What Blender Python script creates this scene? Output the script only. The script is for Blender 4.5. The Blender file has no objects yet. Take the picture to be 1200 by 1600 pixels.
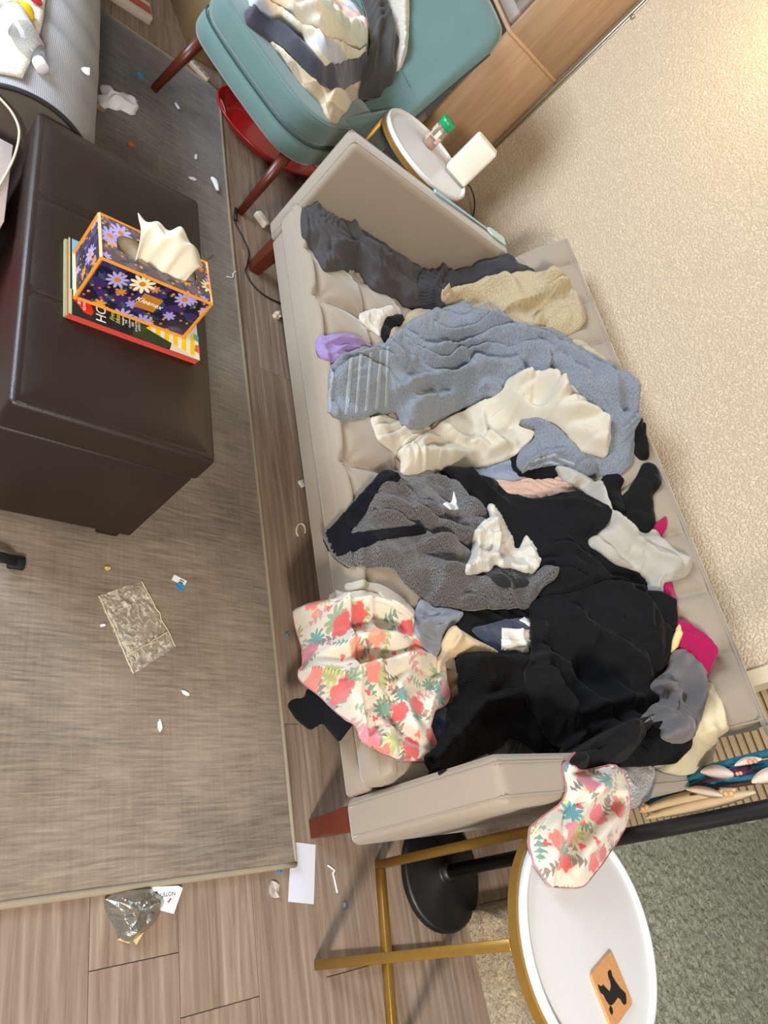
import bpy, bmesh, math, random
import numpy as np
from mathutils import Vector, Matrix, noise as mnoise
from mathutils.bvhtree import BVHTree
from mathutils.geometry import delaunay_2d_cdt
random.seed(7)
SC = bpy.context.scene
COL = SC.collection

# ------------------------------------------------------------------ camera
FPX = 1109.0
CAM = np.array([0.0, 0.0, 1.55])
def _rot(rx, ry, rz):
    cx, sx, cy, sy, cz, sz = math.cos(rx), math.sin(rx), math.cos(ry), math.sin(ry), math.cos(rz), math.sin(rz)
    return (np.array([[cz, -sz, 0], [sz, cz, 0], [0, 0, 1]]) @ np.array([[cy, 0, sy], [0, 1, 0], [-sy, 0, cy]])
            @ np.array([[1, 0, 0], [0, cx, -sx], [0, sx, cx]]))
RC = _rot(2.30265598, 0.481974237, 1.38323407)     # rows: camera right, down, forward in world axes
cd = bpy.data.cameras.new('camera')
cam = bpy.data.objects.new('camera', cd)
COL.objects.link(cam)
cam.matrix_world = Matrix(((RC[0][0], -RC[1][0], -RC[2][0], CAM[0]), (RC[0][1], -RC[1][1], -RC[2][1], CAM[1]),
                           (RC[0][2], -RC[1][2], -RC[2][2], CAM[2]), (0, 0, 0, 1)))
cd.sensor_fit = 'VERTICAL'
cd.sensor_height = 36.0
cd.lens = FPX / 1600 * 36.0
cd.clip_start = 0.02
SC.camera = cam

# ------------------------------------------------------------------ light and exposure
vs = SC.view_settings
vs.view_transform = 'Standard'
vs.look = 'None'
vs.gamma = 1.0
vs.use_curve_mapping = False
vs.exposure = 0.0
world = bpy.data.worlds.new('world')
SC.world = world
world.use_nodes = True
world.node_tree.nodes['Background'].inputs[0].default_value = (1.0, 0.94, 0.86, 1)
world.node_tree.nodes['Background'].inputs[1].default_value = 0.12

def area(name, loc, target, size, power, color, sy=None):
    l = bpy.data.lights.new(name, 'AREA')
    l.energy = power
    l.color = color
    l.shape = 'RECTANGLE'
    l.size = size
    l.size_y = sy or size
    o = bpy.data.objects.new(name, l)
    COL.objects.link(o)
    o.location = loc
    o.rotation_euler = (Vector(target) - Vector(loc)).to_track_quat('-Z', 'Y').to_euler()
    return o
area('ceiling_light', (1.9, -0.55, 2.35), (-0.6, 1.4, 0.3), 0.40, 128, (1.0, 0.90, 0.78))
area('ceiling_light_rear', (-0.3, -1.3, 2.4), (-1.0, 1.4, 0.3), 0.5, 26, (1.0, 0.88, 0.74))
area('daylight_window', (-2.9, -2.2, 1.75), (-2.3, 0.9, 0.3), 1.7, 250, (0.72, 0.85, 1.0), 1.5)
area('daylight_side', (2.4, 0.9, 1.9), (0.0, 1.5, 0.3), 1.4, 26, (0.86, 0.93, 1.0), 1.3)
# ------------------------------------------------------------------ pixel to world
def ray(px, py):
    d = np.array([(px - 600) / FPX, (py - 800) / FPX, 1.0])
    return RC.T @ d
def onz(px, py, z):
    d = ray(px, py)
    return CAM + d * (z - CAM[2]) / d[2]
def ony(px, py, y):
    d = ray(px, py)
    return CAM + d * (y - CAM[1]) / d[1]
def onx(px, py, x):
    d = ray(px, py)
    return CAM + d * (x - CAM[0]) / d[0]

# ------------------------------------------------------------------ materials
def lin(c):
    return tuple((x / 255 / 12.92) if x / 255 <= 0.04045 else ((x / 255 + 0.055) / 1.055) ** 2.4 for x in c) + (1.0,)
class NT:
    def __init__(self, name):
        self.m = bpy.data.materials.new(name)
        self.m.use_nodes = True
        self.t = self.m.node_tree
        self.b = self.t.nodes['Principled BSDF']
    def n(self, typ, **kw):
        nd = self.t.nodes.new(typ)
        for k, v in kw.items():
            if k.startswith('i_'):
                key = k[2:]
                key = int(key) if key.isdigit() else key
                self.sock(nd, key, v)
            else:
                setattr(nd, k, v)
        return nd
    def sock(self, nd, key, v):
        s = nd.inputs[key]
        if hasattr(v, 'is_output') or isinstance(v, bpy.types.NodeSocket):
            self.t.links.new(v, s)
        else:
            s.default_value = v
    def set(self, key, v):
        self.sock(self.b, key, v)
    def math(self, op, a, b=0.0, c=0.0, clamp=False):
        nd = self.n('ShaderNodeMath', operation=op)
        nd.use_clamp = clamp
        self.sock(nd, 0, a); self.sock(nd, 1, b); self.sock(nd, 2, c)
        return nd.outputs[0]
    def vmath(self, op, a, b=(0, 0, 0)):
        nd = self.n('ShaderNodeVectorMath', operation=op)
        self.sock(nd, 0, a); self.sock(nd, 1, b)
        return nd.outputs[0]
    def mix(self, f, a, b, bt='MIX'):
        nd = self.n('ShaderNodeMix', data_type='RGBA', blend_type=bt)
        self.sock(nd, 0, f); self.sock(nd, 6, a); self.sock(nd, 7, b)
        return nd.outputs[2]
    def uv(self):
        return self.n('ShaderNodeUVMap').outputs[0]
    def obj(self):
        return self.n('ShaderNodeTexCoord').outputs['Object']
    def mapping(self, vec, scale=(1, 1, 1), rot=(0, 0, 0), loc=(0, 0, 0)):
        nd = self.n('ShaderNodeMapping')
        self.sock(nd, 'Vector', vec)
        nd.inputs['Scale'].default_value = scale
        nd.inputs['Rotation'].default_value = rot
        nd.inputs['Location'].default_value = loc
        return nd.outputs[0]
    def noise(self, vec, scale, detail=2.0, rough=0.5, dist=0.0):
        nd = self.n('ShaderNodeTexNoise')
        self.sock(nd, 'Vector', vec)
        nd.inputs['Scale'].default_value = scale
        nd.inputs['Detail'].default_value = detail
        nd.inputs['Roughness'].default_value = rough
        nd.inputs['Distortion'].default_value = dist
        return nd.outputs[0]
    def ramp(self, f, pts, interp='LINEAR'):
        nd = self.n('ShaderNodeValToRGB')
        self.sock(nd, 0, f)
        cr = nd.color_ramp
        cr.interpolation = interp
        while len(cr.elements) < len(pts):
            cr.elements.new(0.5)
        for e, (p, c) in zip(cr.elements, pts):
            e.position = p
            e.color = c
        return nd.outputs[0]
    def bump(self, h, strength=0.3, dist=0.002):
        nd = self.n('ShaderNodeBump')
        self.sock(nd, 'Height', h)
        nd.inputs['Strength'].default_value = strength
        nd.inputs['Distance'].default_value = dist
        self.t.links.new(nd.outputs[0], self.b.inputs['Normal'])
        return nd
def sc(c, k):
    return tuple(min(1.0, x * k) for x in c[:3]) + (1.0,)

MC = {}
def plain(name, rgb, rough=0.6, metal=0.0, var=0.08, nscale=40, bump=0.0, bscale=300, coat=0.0, sheen=0.0, trans=0.0, alpha=1.0):
    if name in MC:
        return MC[name]
    t = NT(name)
    c = lin(rgb)
    v = t.obj()
    f = t.noise(v, nscale, 3)
    t.set('Base Color', t.mix(f, sc(c, 1 - var), sc(c, 1 + var)))
    t.set('Roughness', rough)
    t.set('Metallic', metal)
    if coat: t.set('Coat Weight', coat)
    if sheen: t.set('Sheen Weight', sheen)
    if trans: t.set('Transmission Weight', trans)
    if alpha < 1: t.set('Alpha', alpha)
    if bump:
        t.bump(t.noise(v, bscale, 3), bump, 0.001)
    MC[name] = t.m
    return t.m

def fabric(name, rgb, kind='weave', var=0.15, rgb2=None, sheen=0.25):
    """cloth material; UV is in metres along the cloth"""
    if name in MC:
        return MC[name]
    t = NT(name)
    c = lin(rgb)
    c2 = lin(rgb2) if rgb2 else None
    uv = t.uv()
    t.set('Roughness', 0.92)
    t.set('Specular IOR Level', 0.18)
    t.set('Sheen Weight', sheen)
    t.set('Sheen Roughness', 0.5)
    big = t.noise(uv, 9, 3)
    base = t.mix(big, sc(c, 1 - var * 0.5), sc(c, 1 + var * 0.5))
    if kind == 'terry':
        n1 = t.noise(uv, 230, 3, 0.65)
        f = t.ramp(n1, [(0.33, (0, 0, 0, 1)), (0.67, (1, 1, 1, 1))])
        col = t.mix(f, sc(c, 0.55), sc(c, 1.25))
        t.set('Base Color', t.mix(0.75, base, col))
        t.bump(n1, 0.9, 0.004)
    elif kind == 'fleece':
        n1 = t.noise(uv, 420, 2, 0.6)
        t.set('Base Color', t.mix(t.math('MULTIPLY', n1, 0.35), base, sc(c, 0.8)))
        t.bump(n1, 0.5, 0.002)
    elif kind == 'heather':
        n1 = t.noise(t.mapping(uv, (240, 620, 1), (0, 0, 0.35)), 1.0, 2, 0.65)
        f = t.ramp(n1, [(0.40, (0, 0, 0, 1)), (0.60, (1, 1, 1, 1))])
        t.set('Base Color', t.mix(f, c, c2))
        t.bump(n1, 0.6, 0.002)
    elif kind == 'rib':
        w = t.n('ShaderNodeTexWave', bands_direction='X')
        t.sock(w, 'Vector', uv)
        w.inputs['Scale'].default_value = 55
        w.inputs['Distortion'].default_value = 0.6
        t.set('Base Color', t.mix(w.outputs[1], sc(c, 0.75), sc(c, 1.2)))
        t.bump(w.outputs[1], 0.5, 0.002)
    elif kind == 'crinkle':
        n1 = t.noise(t.mapping(uv, (60, 150, 1)), 1.0, 4, 0.6, 1.0)
        t.set('Base Color', t.mix(n1, sc(c, 0.85), sc(c, 1.1)))
        t.bump(n1, 0.9, 0.004)
    elif kind == 'velvet':
        n1 = t.noise(uv, 7, 4, 0.6)
        t.set('Base Color', t.mix(n1, sc(c, 1 - var), sc(c, 1 + var)))
        t.bump(t.noise(uv, 700, 2), 0.15, 0.0006)
        t.set('Roughness', 0.75)
        t.set('Sheen Weight', 0.45)
    else:
        n1 = t.noise(uv, 900, 2)
        t.set('Base Color', t.mix(t.math('MULTIPLY', n1, 0.25), base, sc(c, 0.8)))
        t.bump(n1, 0.25, 0.001)
    MC[name] = t.m
    return t.m

def flower_layer(t, uv, prev, scale, offset, palette, n, R, pet, rnd=0.75, centre=None, leaf=False, soft=0.03, density=1.0):
    v = t.mapping(uv, (scale, scale, scale), (0, 0, offset * 1.7), (offset * 3.1, offset * 5.3, 0))
    vo = t.n('ShaderNodeTexVoronoi', voronoi_dimensions='2D')
    t.sock(vo, 'Vector', v)
    vo.inputs['Scale'].default_value = 1.0
    vo.inputs['Randomness'].default_value = rnd
    d = t.vmath('SUBTRACT', v, vo.outputs['Position'])
    sp = t.n('ShaderNodeSeparateXYZ')
    t.sock(sp, 0, d)
    cs = t.n('ShaderNodeSeparateColor')
    t.sock(cs, 0, vo.outputs['Color'])
    th = t.math('ADD', t.math('ARCTAN2', sp.outputs[1], sp.outputs[0]), t.math('MULTIPLY', cs.outputs[1], 6.28))
    r = vo.outputs['Distance']
    if leaf:
        lx = t.math('MULTIPLY', t.math('COSINE', th), r)
        ly = t.math('ABSOLUTE', t.math('MULTIPLY', t.math('SINE', th), r))
        env = t.math('SUBTRACT', 1.0, t.math('POWER', t.math('DIVIDE', t.math('ABSOLUTE', lx), R), 2.0))
        comb = t.math('ADD', 0.62, t.math('MULTIPLY', 0.45, t.math('SINE', t.math('ADD', t.math('MULTIPLY', lx, pet), t.math('MULTIPLY', ly, -14.0)))))
        wid = t.math('MULTIPLY', t.math('MULTIPLY', env, comb), R * 0.5)
        mk = t.math('DIVIDE', t.math('SUBTRACT', wid, ly), soft, clamp=True)
    else:
        rad = t.math('MULTIPLY', t.math('ADD', 1 - pet, t.math('MULTIPLY', t.math('ABSOLUTE', t.math('COSINE', t.math('MULTIPLY', th, n / 2.0))), pet)),
                     t.math('MULTIPLY', R, t.math('ADD', 0.7, t.math('MULTIPLY', cs.outputs[2], 0.3))))
        mk = t.math('DIVIDE', t.math('SUBTRACT', rad, r), soft, clamp=True)
    if density < 1:
        mk = t.math('MULTIPLY', mk, t.math('LESS_THAN', cs.outputs[2], density))
    pts = [(i / len(palette), lin(c)) for i, c in enumerate(palette)]
    col = t.ramp(cs.outputs[0], pts, 'CONSTANT')
    if centre is not None:
        cm = t.math('DIVIDE', t.math('SUBTRACT', R * 0.28, r), soft, clamp=True)
        col = t.mix(cm, col, lin(centre))
    return t.mix(mk, prev, col)

def floral(name):
    t = NT(name)
    uv = t.uv()
    wob = t.n('ShaderNodeTexNoise')
    t.sock(wob, 'Vector', uv)
    wob.inputs['Scale'].default_value = 60
    uvw = t.vmath('ADD', uv, t.vmath('SCALE', t.vmath('SUBTRACT', wob.outputs[1], (0.5, 0.5, 0.5))))
    sn = t.t.nodes[-1]
    for nd in t.t.nodes:
        if nd.bl_idname == 'ShaderNodeVectorMath' and nd.operation == 'SCALE':
            nd.inputs['Scale'].default_value = 0.012
    c = lin((208, 199, 181))
    pinks = [(214, 38, 42), (226, 105, 88), (206, 92, 118), (232, 128, 98), (196, 40, 50), (214, 110, 130)]
    teals = [(52, 138, 142), (88, 132, 112), (150, 140, 58), (60, 118, 112), (120, 150, 110), (168, 170, 92)]
    c = flower_layer(t, uvw, c, 17, 0.9, [(120, 150, 120), (96, 88, 72), (176, 182, 104), (84, 132, 116), (150, 160, 96)], 0, 0.40, 40, 0.8, leaf=True, soft=0.04)
    c = flower_layer(t, uvw, c, 15, 2.3, [(112, 92, 84), (196, 130, 130), (84, 132, 116), (120, 110, 80)], 0, 0.42, 36, 0.8, leaf=True, soft=0.04)
    c = flower_layer(t, uvw, c, 25, 1.4, pinks, 3, 0.26, 0.5, 0.9, soft=0.05, density=0.6)
    c = flower_layer(t, uvw, c, 13.5, 0.35, teals, 9, 0.38, 0.55, 0.7, soft=0.04, density=0.9)
    c = flower_layer(t, uvw, c, 12.5, 3.2, pinks, 5, 0.36, 0.22, 0.6, soft=0.05, density=0.95)
    fz = t.noise(uv, 420, 2, 0.6)
    t.set('Base Color', t.mix(t.math('MULTIPLY', fz, 0.3), c, t.mix(0.6, c, lin((250, 244, 230)))))
    t.set('Roughness', 0.95)
    t.set('Sheen Weight', 0.4)
    t.bump(fz, 0.45, 0.002)
    return t.m

def boxprint(name, warm=False):
    t = NT(name)
    uv = t.uv()
    c = t.mix(t.math('GREATER_THAN', t.noise(uv, 26, 2), 0.52), lin((24, 24, 48) if not warm else (96, 82, 84)), lin((56, 40, 96) if not warm else (112, 96, 100)))
    c = flower_layer(t, uv, c, 34, 0.5, [(48, 78, 86), (40, 62, 76), (60, 92, 96)], 0, 0.42, 30, 0.9, leaf=True)
    c = flower_layer(t, uv, c, 60, 1.1, [(214, 140, 70), (200, 120, 60), (226, 160, 90)], 5, 0.30, 0.6, 0.9, soft=0.06, density=0.6)
    c = flower_layer(t, uv, c, 22, 2.4, [(222, 150, 60), (206, 130, 60), (164, 150, 214), (222, 150, 60)], 7, 0.36, 0.5, 0.8, soft=0.04, density=0.7)
    c = flower_layer(t, uv, c, 14.5, 1.9, [(240, 228, 196), (176, 166, 226), (240, 228, 196), (166, 156, 220)], 10, 0.42, 0.55, 0.8, centre=(196, 132, 44), soft=0.04, density=0.85)
    t.set('Base Color', c)
    t.set('Roughness', 0.35)
    return t.m

# ------------------------------------------------------------------ object helpers
def tag(o, label=None, cat=None, group=None, kind=None):
    if label: o['label'] = label
    if cat: o['category'] = cat
    if group: o['group'] = group
    if kind: o['kind'] = kind
    return o
def empty(name, loc=(0, 0, 0), rotz=0.0):
    o = bpy.data.objects.new(name, None)
    o.empty_display_size = 0.05
    o.location = loc
    o.rotation_euler = (0, 0, rotz)
    COL.objects.link(o)
    return o
def link(name, me, mat=None, parent=None, smooth=False):
    if smooth:
        me.polygons.foreach_set('use_smooth', [True] * len(me.polygons))
    if mat is not None and not me.materials:
        me.materials.append(mat)
    o = bpy.data.objects.new(name, me)
    COL.objects.link(o)
    if parent is not None:
        o.parent = parent
    return o
def mesh(name, vs_, fs, mat=None, parent=None, smooth=False):
    me = bpy.data.meshes.new(name)
    me.from_pydata([tuple(map(float, v)) for v in vs_], [], fs)
    me.update()
    return link(name, me, mat, parent, smooth)
def uvfrom(me, fn):
    uvl = me.uv_layers.new(name='UVMap')
    for p in me.polygons:
        for li in p.loop_indices:
            uvl.data[li].uv = fn(me.vertices[me.loops[li].vertex_index].co, p.normal)
def boxuv(co, n):
    a = (abs(n[0]), abs(n[1]), abs(n[2]))
    if a[2] >= a[0] and a[2] >= a[1]: return (co[0], co[1])
    if a[0] >= a[1]: return (co[1], co[2] + 0.37)
    return (co[0], co[2] + 0.71)
def bm_box(bm, x0, x1, y0, y1, z0, z1, bevel=0.0, seg=3):
    tmp = bmesh.new()
    bmesh.ops.create_cube(tmp, size=1.0)
    for v in tmp.verts:
        v.co = ((x0 + x1) / 2 + v.co.x * (x1 - x0), (y0 + y1) / 2 + v.co.y * (y1 - y0), (z0 + z1) / 2 + v.co.z * (z1 - z0))
    if bevel:
        bmesh.ops.bevel(tmp, geom=tmp.edges[:], offset=bevel, segments=seg, profile=0.5, affect='EDGES')
    me = bpy.data.meshes.new('t')
    tmp.to_mesh(me)
    tmp.free()
    bm.from_mesh(me)
    bpy.data.meshes.remove(me)
def box(name, x0, x1, y0, y1, z0, z1, mat, parent=None, bevel=0.0, seg=3, smooth=True):
    bm = bmesh.new()
    bm_box(bm, x0, x1, y0, y1, z0, z1, bevel, seg)
    me = bpy.data.meshes.new(name)
    bm.to_mesh(me)
    bm.free()
    uvfrom(me, boxuv)
    return link(name, me, mat, parent, smooth and bevel > 0)
def hexa(name, pts, mat, parent=None, bevel=0.0, seg=2):
    """8 corner solid: bottom 4 (ccw), top 4 (ccw)"""
    bm = bmesh.new()
    v = [bm.verts.new(tuple(map(float, p))) for p in pts]
    for f in ((3, 2, 1, 0), (4, 5, 6, 7), (0, 1, 5, 4), (1, 2, 6, 5), (2, 3, 7, 6), (3, 0, 4, 7)):
        bm.faces.new([v[i] for i in f])
    bmesh.ops.recalc_face_normals(bm, faces=bm.faces[:])
    if bevel:
        bmesh.ops.bevel(bm, geom=bm.edges[:], offset=bevel, segments=seg, profile=0.5, affect='EDGES')
    me = bpy.data.meshes.new(name)
    bm.to_mesh(me)
    bm.free()
    uvfrom(me, boxuv)
    return link(name, me, mat, parent, bevel > 0)
def prism(name, poly, z0, z1, mat, parent=None, bevel=0.0, smooth=False):
    """poly list of (x,y), extruded z0..z1"""
    bm = bmesh.new()
    b = [bm.verts.new((p[0], p[1], z0)) for p in poly]
    t_ = [bm.verts.new((p[0], p[1], z1)) for p in poly]
    n = len(poly)
    bm.faces.new(b[::-1]); bm.faces.new(t_)
    for i in range(n):
        bm.faces.new((b[i], b[(i + 1) % n], t_[(i + 1) % n], t_[i]))
    bmesh.ops.recalc_face_normals(bm, faces=bm.faces[:])
    if bevel:
        es = [e for e in bm.edges if abs(e.verts[0].co.z - e.verts[1].co.z) < 1e-6]
        bmesh.ops.bevel(bm, geom=es, offset=bevel, segments=2, profile=0.5, affect='EDGES')
    bmesh.ops.triangulate(bm, faces=[f for f in bm.faces if len(f.verts) > 4])
    me = bpy.data.meshes.new(name)
    bm.to_mesh(me)
    bm.free()
    uvfrom(me, boxuv)
    return link(name, me, mat, parent, smooth)
def lathe(name, prof, mat, parent=None, seg=40, loc=(0, 0, 0), smooth=True):
    vs_, fs = [], []
    m = len(prof)
    for i in range(seg):
        a = 2 * math.pi * i / seg
        for r, z in prof:
            vs_.append((loc[0] + r * math.cos(a), loc[1] + r * math.sin(a), loc[2] + z))
    for i in range(seg):
        j = (i + 1) % seg
        for k in range(m - 1):
            fs.append((i * m + k, j * m + k, j * m + k + 1, i * m + k + 1))
    o = mesh(name, vs_, fs, None, parent, smooth)
    bm = bmesh.new(); bm.from_mesh(o.data)
    bmesh.ops.remove_doubles(bm, verts=bm.verts[:], dist=1e-6)
    bm.to_mesh(o.data); bm.free()
    o.data.materials.append(mat)
    uvfrom(o.data, boxuv)
    return o
def tube(name, pts, rad, mat, parent=None, seg=8, flat=1.0, smooth=True, cyclic=False, sub=6):
    P = [Vector(p) for p in pts]
    if sub > 1 and len(P) > 2:
        Q = []
        n = len(P)
        rng = range(n if cyclic else n - 1)
        for i in rng:
            p0 = P[(i - 1) % n] if (cyclic or i > 0) else P[0]
            p1, p2 = P[i], P[(i + 1) % n]
            p3 = P[(i + 2) % n] if (cyclic or i + 2 < n) else P[-1]
            for s in range(sub):
                t = s / sub
                Q.append(0.5 * ((2 * p1) + (-p0 + p2) * t + (2 * p0 - 5 * p1 + 4 * p2 - p3) * t * t + (-p0 + 3 * p1 - 3 * p2 + p3) * t ** 3))
        if not cyclic: Q.append(P[-1])
        P = Q
    R = rad if callable(rad) else (lambda s: rad)
    vs_, fs = [], []
    n = len(P)
    for i, p in enumerate(P):
        d = ((P[(i + 1) % n] - P[i - 1]) if cyclic else (P[min(i + 1, n - 1)] - P[max(i - 1, 0)])).normalized()
        if i == 0:
            side = d.cross(Vector((0, 0, 1)))
            if side.length < 0.05: side = d.cross(Vector((0, 1, 0)))
        else:
            side = side - d * side.dot(d)
        side.normalize()
        up = side.cross(d).normalized()
        r = R(i / max(1, n - 1))
        for k in range(seg):
            a = 2 * math.pi * k / seg
            vs_.append(p + side * math.cos(a) * r + up * math.sin(a) * r * flat)
    for i in range(n - 1):
        for k in range(seg):
            fs.append((i * seg + k, i * seg + (k + 1) % seg, (i + 1) * seg + (k + 1) % seg, (i + 1) * seg + k))
    if cyclic:
        for k in range(seg):
            fs.append(((n - 1) * seg + k, (n - 1) * seg + (k + 1) % seg, (k + 1) % seg, k))
    else:
        fs.append(tuple(range(seg))[::-1]); fs.append(tuple((n - 1) * seg + k for k in range(seg)))
    return mesh(name, vs_, fs, mat, parent, smooth)
def text(name, body, size, mat, parent, matrix, shear=0.0, ext=0.0002):
    cu = bpy.data.curves.new(name, 'FONT')
    cu.body = body
    cu.size = size
    cu.shear = shear
    cu.extrude = ext
    cu.align_x = 'CENTER'
    cu.align_y = 'CENTER'
    cu.resolution_u = 3
    tmp = bpy.data.objects.new(name, cu)
    COL.objects.link(tmp)
    dg = bpy.context.evaluated_depsgraph_get()
    me = bpy.data.meshes.new_from_object(tmp.evaluated_get(dg))
    bpy.data.objects.remove(tmp)
    me.materials.clear()
    o = link(name, me, mat, parent)
    o.matrix_local = matrix
    return o
def grid_mesh(name, fn, nu, nv, mat, parent=None, smooth=True, uvfn=None, closed_u=False):
    vs_, fs = [], []
    for i in range(nu + 1):
        for j in range(nv + 1):
            vs_.append(fn(i / nu, j / nv))
    for i in range(nu):
        for j in range(nv):
            a = i * (nv + 1) + j
            fs.append((a, a + nv + 1, a + nv + 2, a + 1))
    o = mesh(name, vs_, fs, mat, parent, smooth)
    me = o.data
    uvl = me.uv_layers.new(name='UVMap')
    uvs = []
    for i in range(nu + 1):
        for j in range(nv + 1):
            uvs.append(uvfn(i / nu, j / nv) if uvfn else (i / nu, j / nv))
    for lp in me.loops:
        uvl.data[lp.index].uv = uvs[lp.vertex_index]
    return o

# ================================================================== STRUCTURE
WALL_Y = 2.37
def wall_mat():
    t = NT('textured_wall_paint')
    v = t.obj()
    n1 = t.noise(v, 105, 3, 0.55, 0.2)
    n2 = t.noise(v, 32, 2)
    t.set('Base Color', t.mix(n2, lin((207, 186, 157)), lin((215, 195, 168))))
    t.set('Roughness', 0.8)
    h = t.ramp(n1, [(0.42, (0, 0, 0, 1)), (0.60, (1, 1, 1, 1))])
    t.bump(h, 0.75, 0.006)
    return t.m
WALLM = wall_mat()
tag(box('wall_back', -6.0, -0.40, WALL_Y, WALL_Y + 0.12, 0, 2.6, WALLM), kind='structure')
tag(box('wall_far', -0.52, 2.6, 5.2, 5.32, 0, 2.6, WALLM), kind='structure')
tag(box('wall_left', -5.2, -5.08, -1.0, 2.37, 0, 2.6, WALLM), kind='structure')
tag(box('trim_1', -0.402, -0.355, WALL_Y - 0.012, WALL_Y + 0.12, 0, 2.6, plain('trim_paint', (206, 190, 160), 0.5)), kind='structure')
tag(box('baseboard_back', -5.0, -0.41, WALL_Y - 0.014, WALL_Y, 0, 0.09, plain('trim_paint', (206, 190, 160), 0.5)), kind='structure')

def plank_mat(i):
    t = NT('vinyl_plank')
    v = t.mapping(t.obj(), (1, 1, 1), loc=(i * 3.7, i * 1.3, 0))
    oi = t.n('ShaderNodeObjectInfo').outputs['Random']
    off = t.n('ShaderNodeCombineXYZ')
    t.sock(off, 0, t.math('MULTIPLY', oi, 31.0)); t.sock(off, 1, t.math('MULTIPLY', oi, 17.0))
    v = t.vmath('ADD', v, off.outputs[0])
    grain = t.noise(t.mapping(v, (2.2, 46, 1)), 1.0, 6, 0.62, 0.8)
    fine = t.noise(t.mapping(v, (9, 300, 1)), 1.0, 3, 0.6)
    swirl = t.n('ShaderNodeTexWave', bands_direction='Y')
    t.sock(swirl, 'Vector', t.mapping(v, (0.8, 6.0, 1)))
    swirl.inputs['Scale'].default_value = 2.2
    swirl.inputs['Distortion'].default_value = 7.0
    swirl.inputs['Detail'].default_value = 3.0
    swirl.inputs['Detail Scale'].default_value = 1.2
    c = t.ramp(grain, [(0.30, lin((88, 72, 60))), (0.48, lin((132, 113, 98))), (0.66, lin((162, 144, 128)))])
    c = t.mix(t.math('MULTIPLY', swirl.outputs[1], 0.45), c, lin((104, 84, 68)))
    c = t.mix(t.math('MULTIPLY', fine, 0.35), c, lin((180, 160, 144)))
    c = t.mix(t.math('MULTIPLY', oi, 0.22), c, lin((120, 100, 88)))
    t.set('Base Color', c)
    t.set('Roughness', 0.5)
    t.bump(fine, 0.12, 0.001)
    return t.m
PLANK = plank_mat(0)
floor = box('floor', -5.1, 2.6, -1.6, 5.2, -0.06, -0.004, plain('floor_underlay', (58, 46, 38), 0.9))
tag(floor, kind='structure')
PW, PLn = 0.187, 1.83
pm = None
row = 0
y0 = 1.04 - 8 * PW
offs = {4: 0.155, 5: 0.155 - 0.61, 6: 0.155, 3: -0.5, 7: -1.67, 2: 0.55}
pmesh = {}
while y0 + row * PW < 3.4:
    ya = y0 + row * PW
    k = row - 4
    j0 = {3: 0.155, 4: -0.43, 5: 0.155, 6: 0.72}.get(k, (row * 0.617) % PLn)
    x = j0 - PLn * 3
    while x < 2.0:
        xa, xb = max(x, -4.6), min(x + PLn, 1.9)
        if xb - xa > 0.05:
            key = round(xb - xa, 3)
            if key not in pmesh:
                bm = bmesh.new()
                L = xb - xa
                bm_box(bm, 0.0007, L - 0.0007, 0.0006, PW - 0.0006, -0.004, 0.0)
                es = [e for e in bm.edges if e.verts[0].co.z > -0.001 and e.verts[1].co.z > -0.001]
                bmesh.ops.bevel(bm, geom=es, offset=0.0008, segments=1, affect='EDGES')
                me = bpy.data.meshes.new('plank')
                bm.to_mesh(me); bm.free()
                me.materials.append(PLANK)
                pmesh[key] = me
            o = bpy.data.objects.new('plank', pmesh[key])
            COL.objects.link(o)
            o.location = (xa, ya, 0)
            o.parent = floor
        x += PLn
    row += 1
tag(box('floor_extension', -5.0, 2.5, 3.35, 5.2, -0.004, 0.0, PLANK), kind='structure')

# wall convector with horizontal louvres beside the sofa end
lv = empty('louvred_panel', (-0.20, 2.62, 0))
LVM = plain('louvre_enamel', (176, 156, 124), 0.45)
box('panel_back', -0.25, 0.19, -0.01, 0.02, 0, 0.93, plain('louvre_dark', (84, 70, 52), 0.7), lv)
for i in range(33):
    z = 0.05 + i * 0.0262
    hexa('slat', [(-0.24, -0.034, z), (0.18, -0.034, z), (0.18, -0.012, z), (-0.24, -0.012, z),
                  (-0.24, -0.028, z + 0.016), (0.18, -0.028, z + 0.016), (0.18, -0.012, z + 0.019), (-0.24, -0.012, z + 0.019)], LVM, lv)
box('cap', -0.25, 0.19, -0.04, 0.03, 0.915, 0.94, LVM, lv, 0.004)
tag(lv, 'beige louvred wall panel with horizontal slats behind the sofa end', 'vent')

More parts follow.
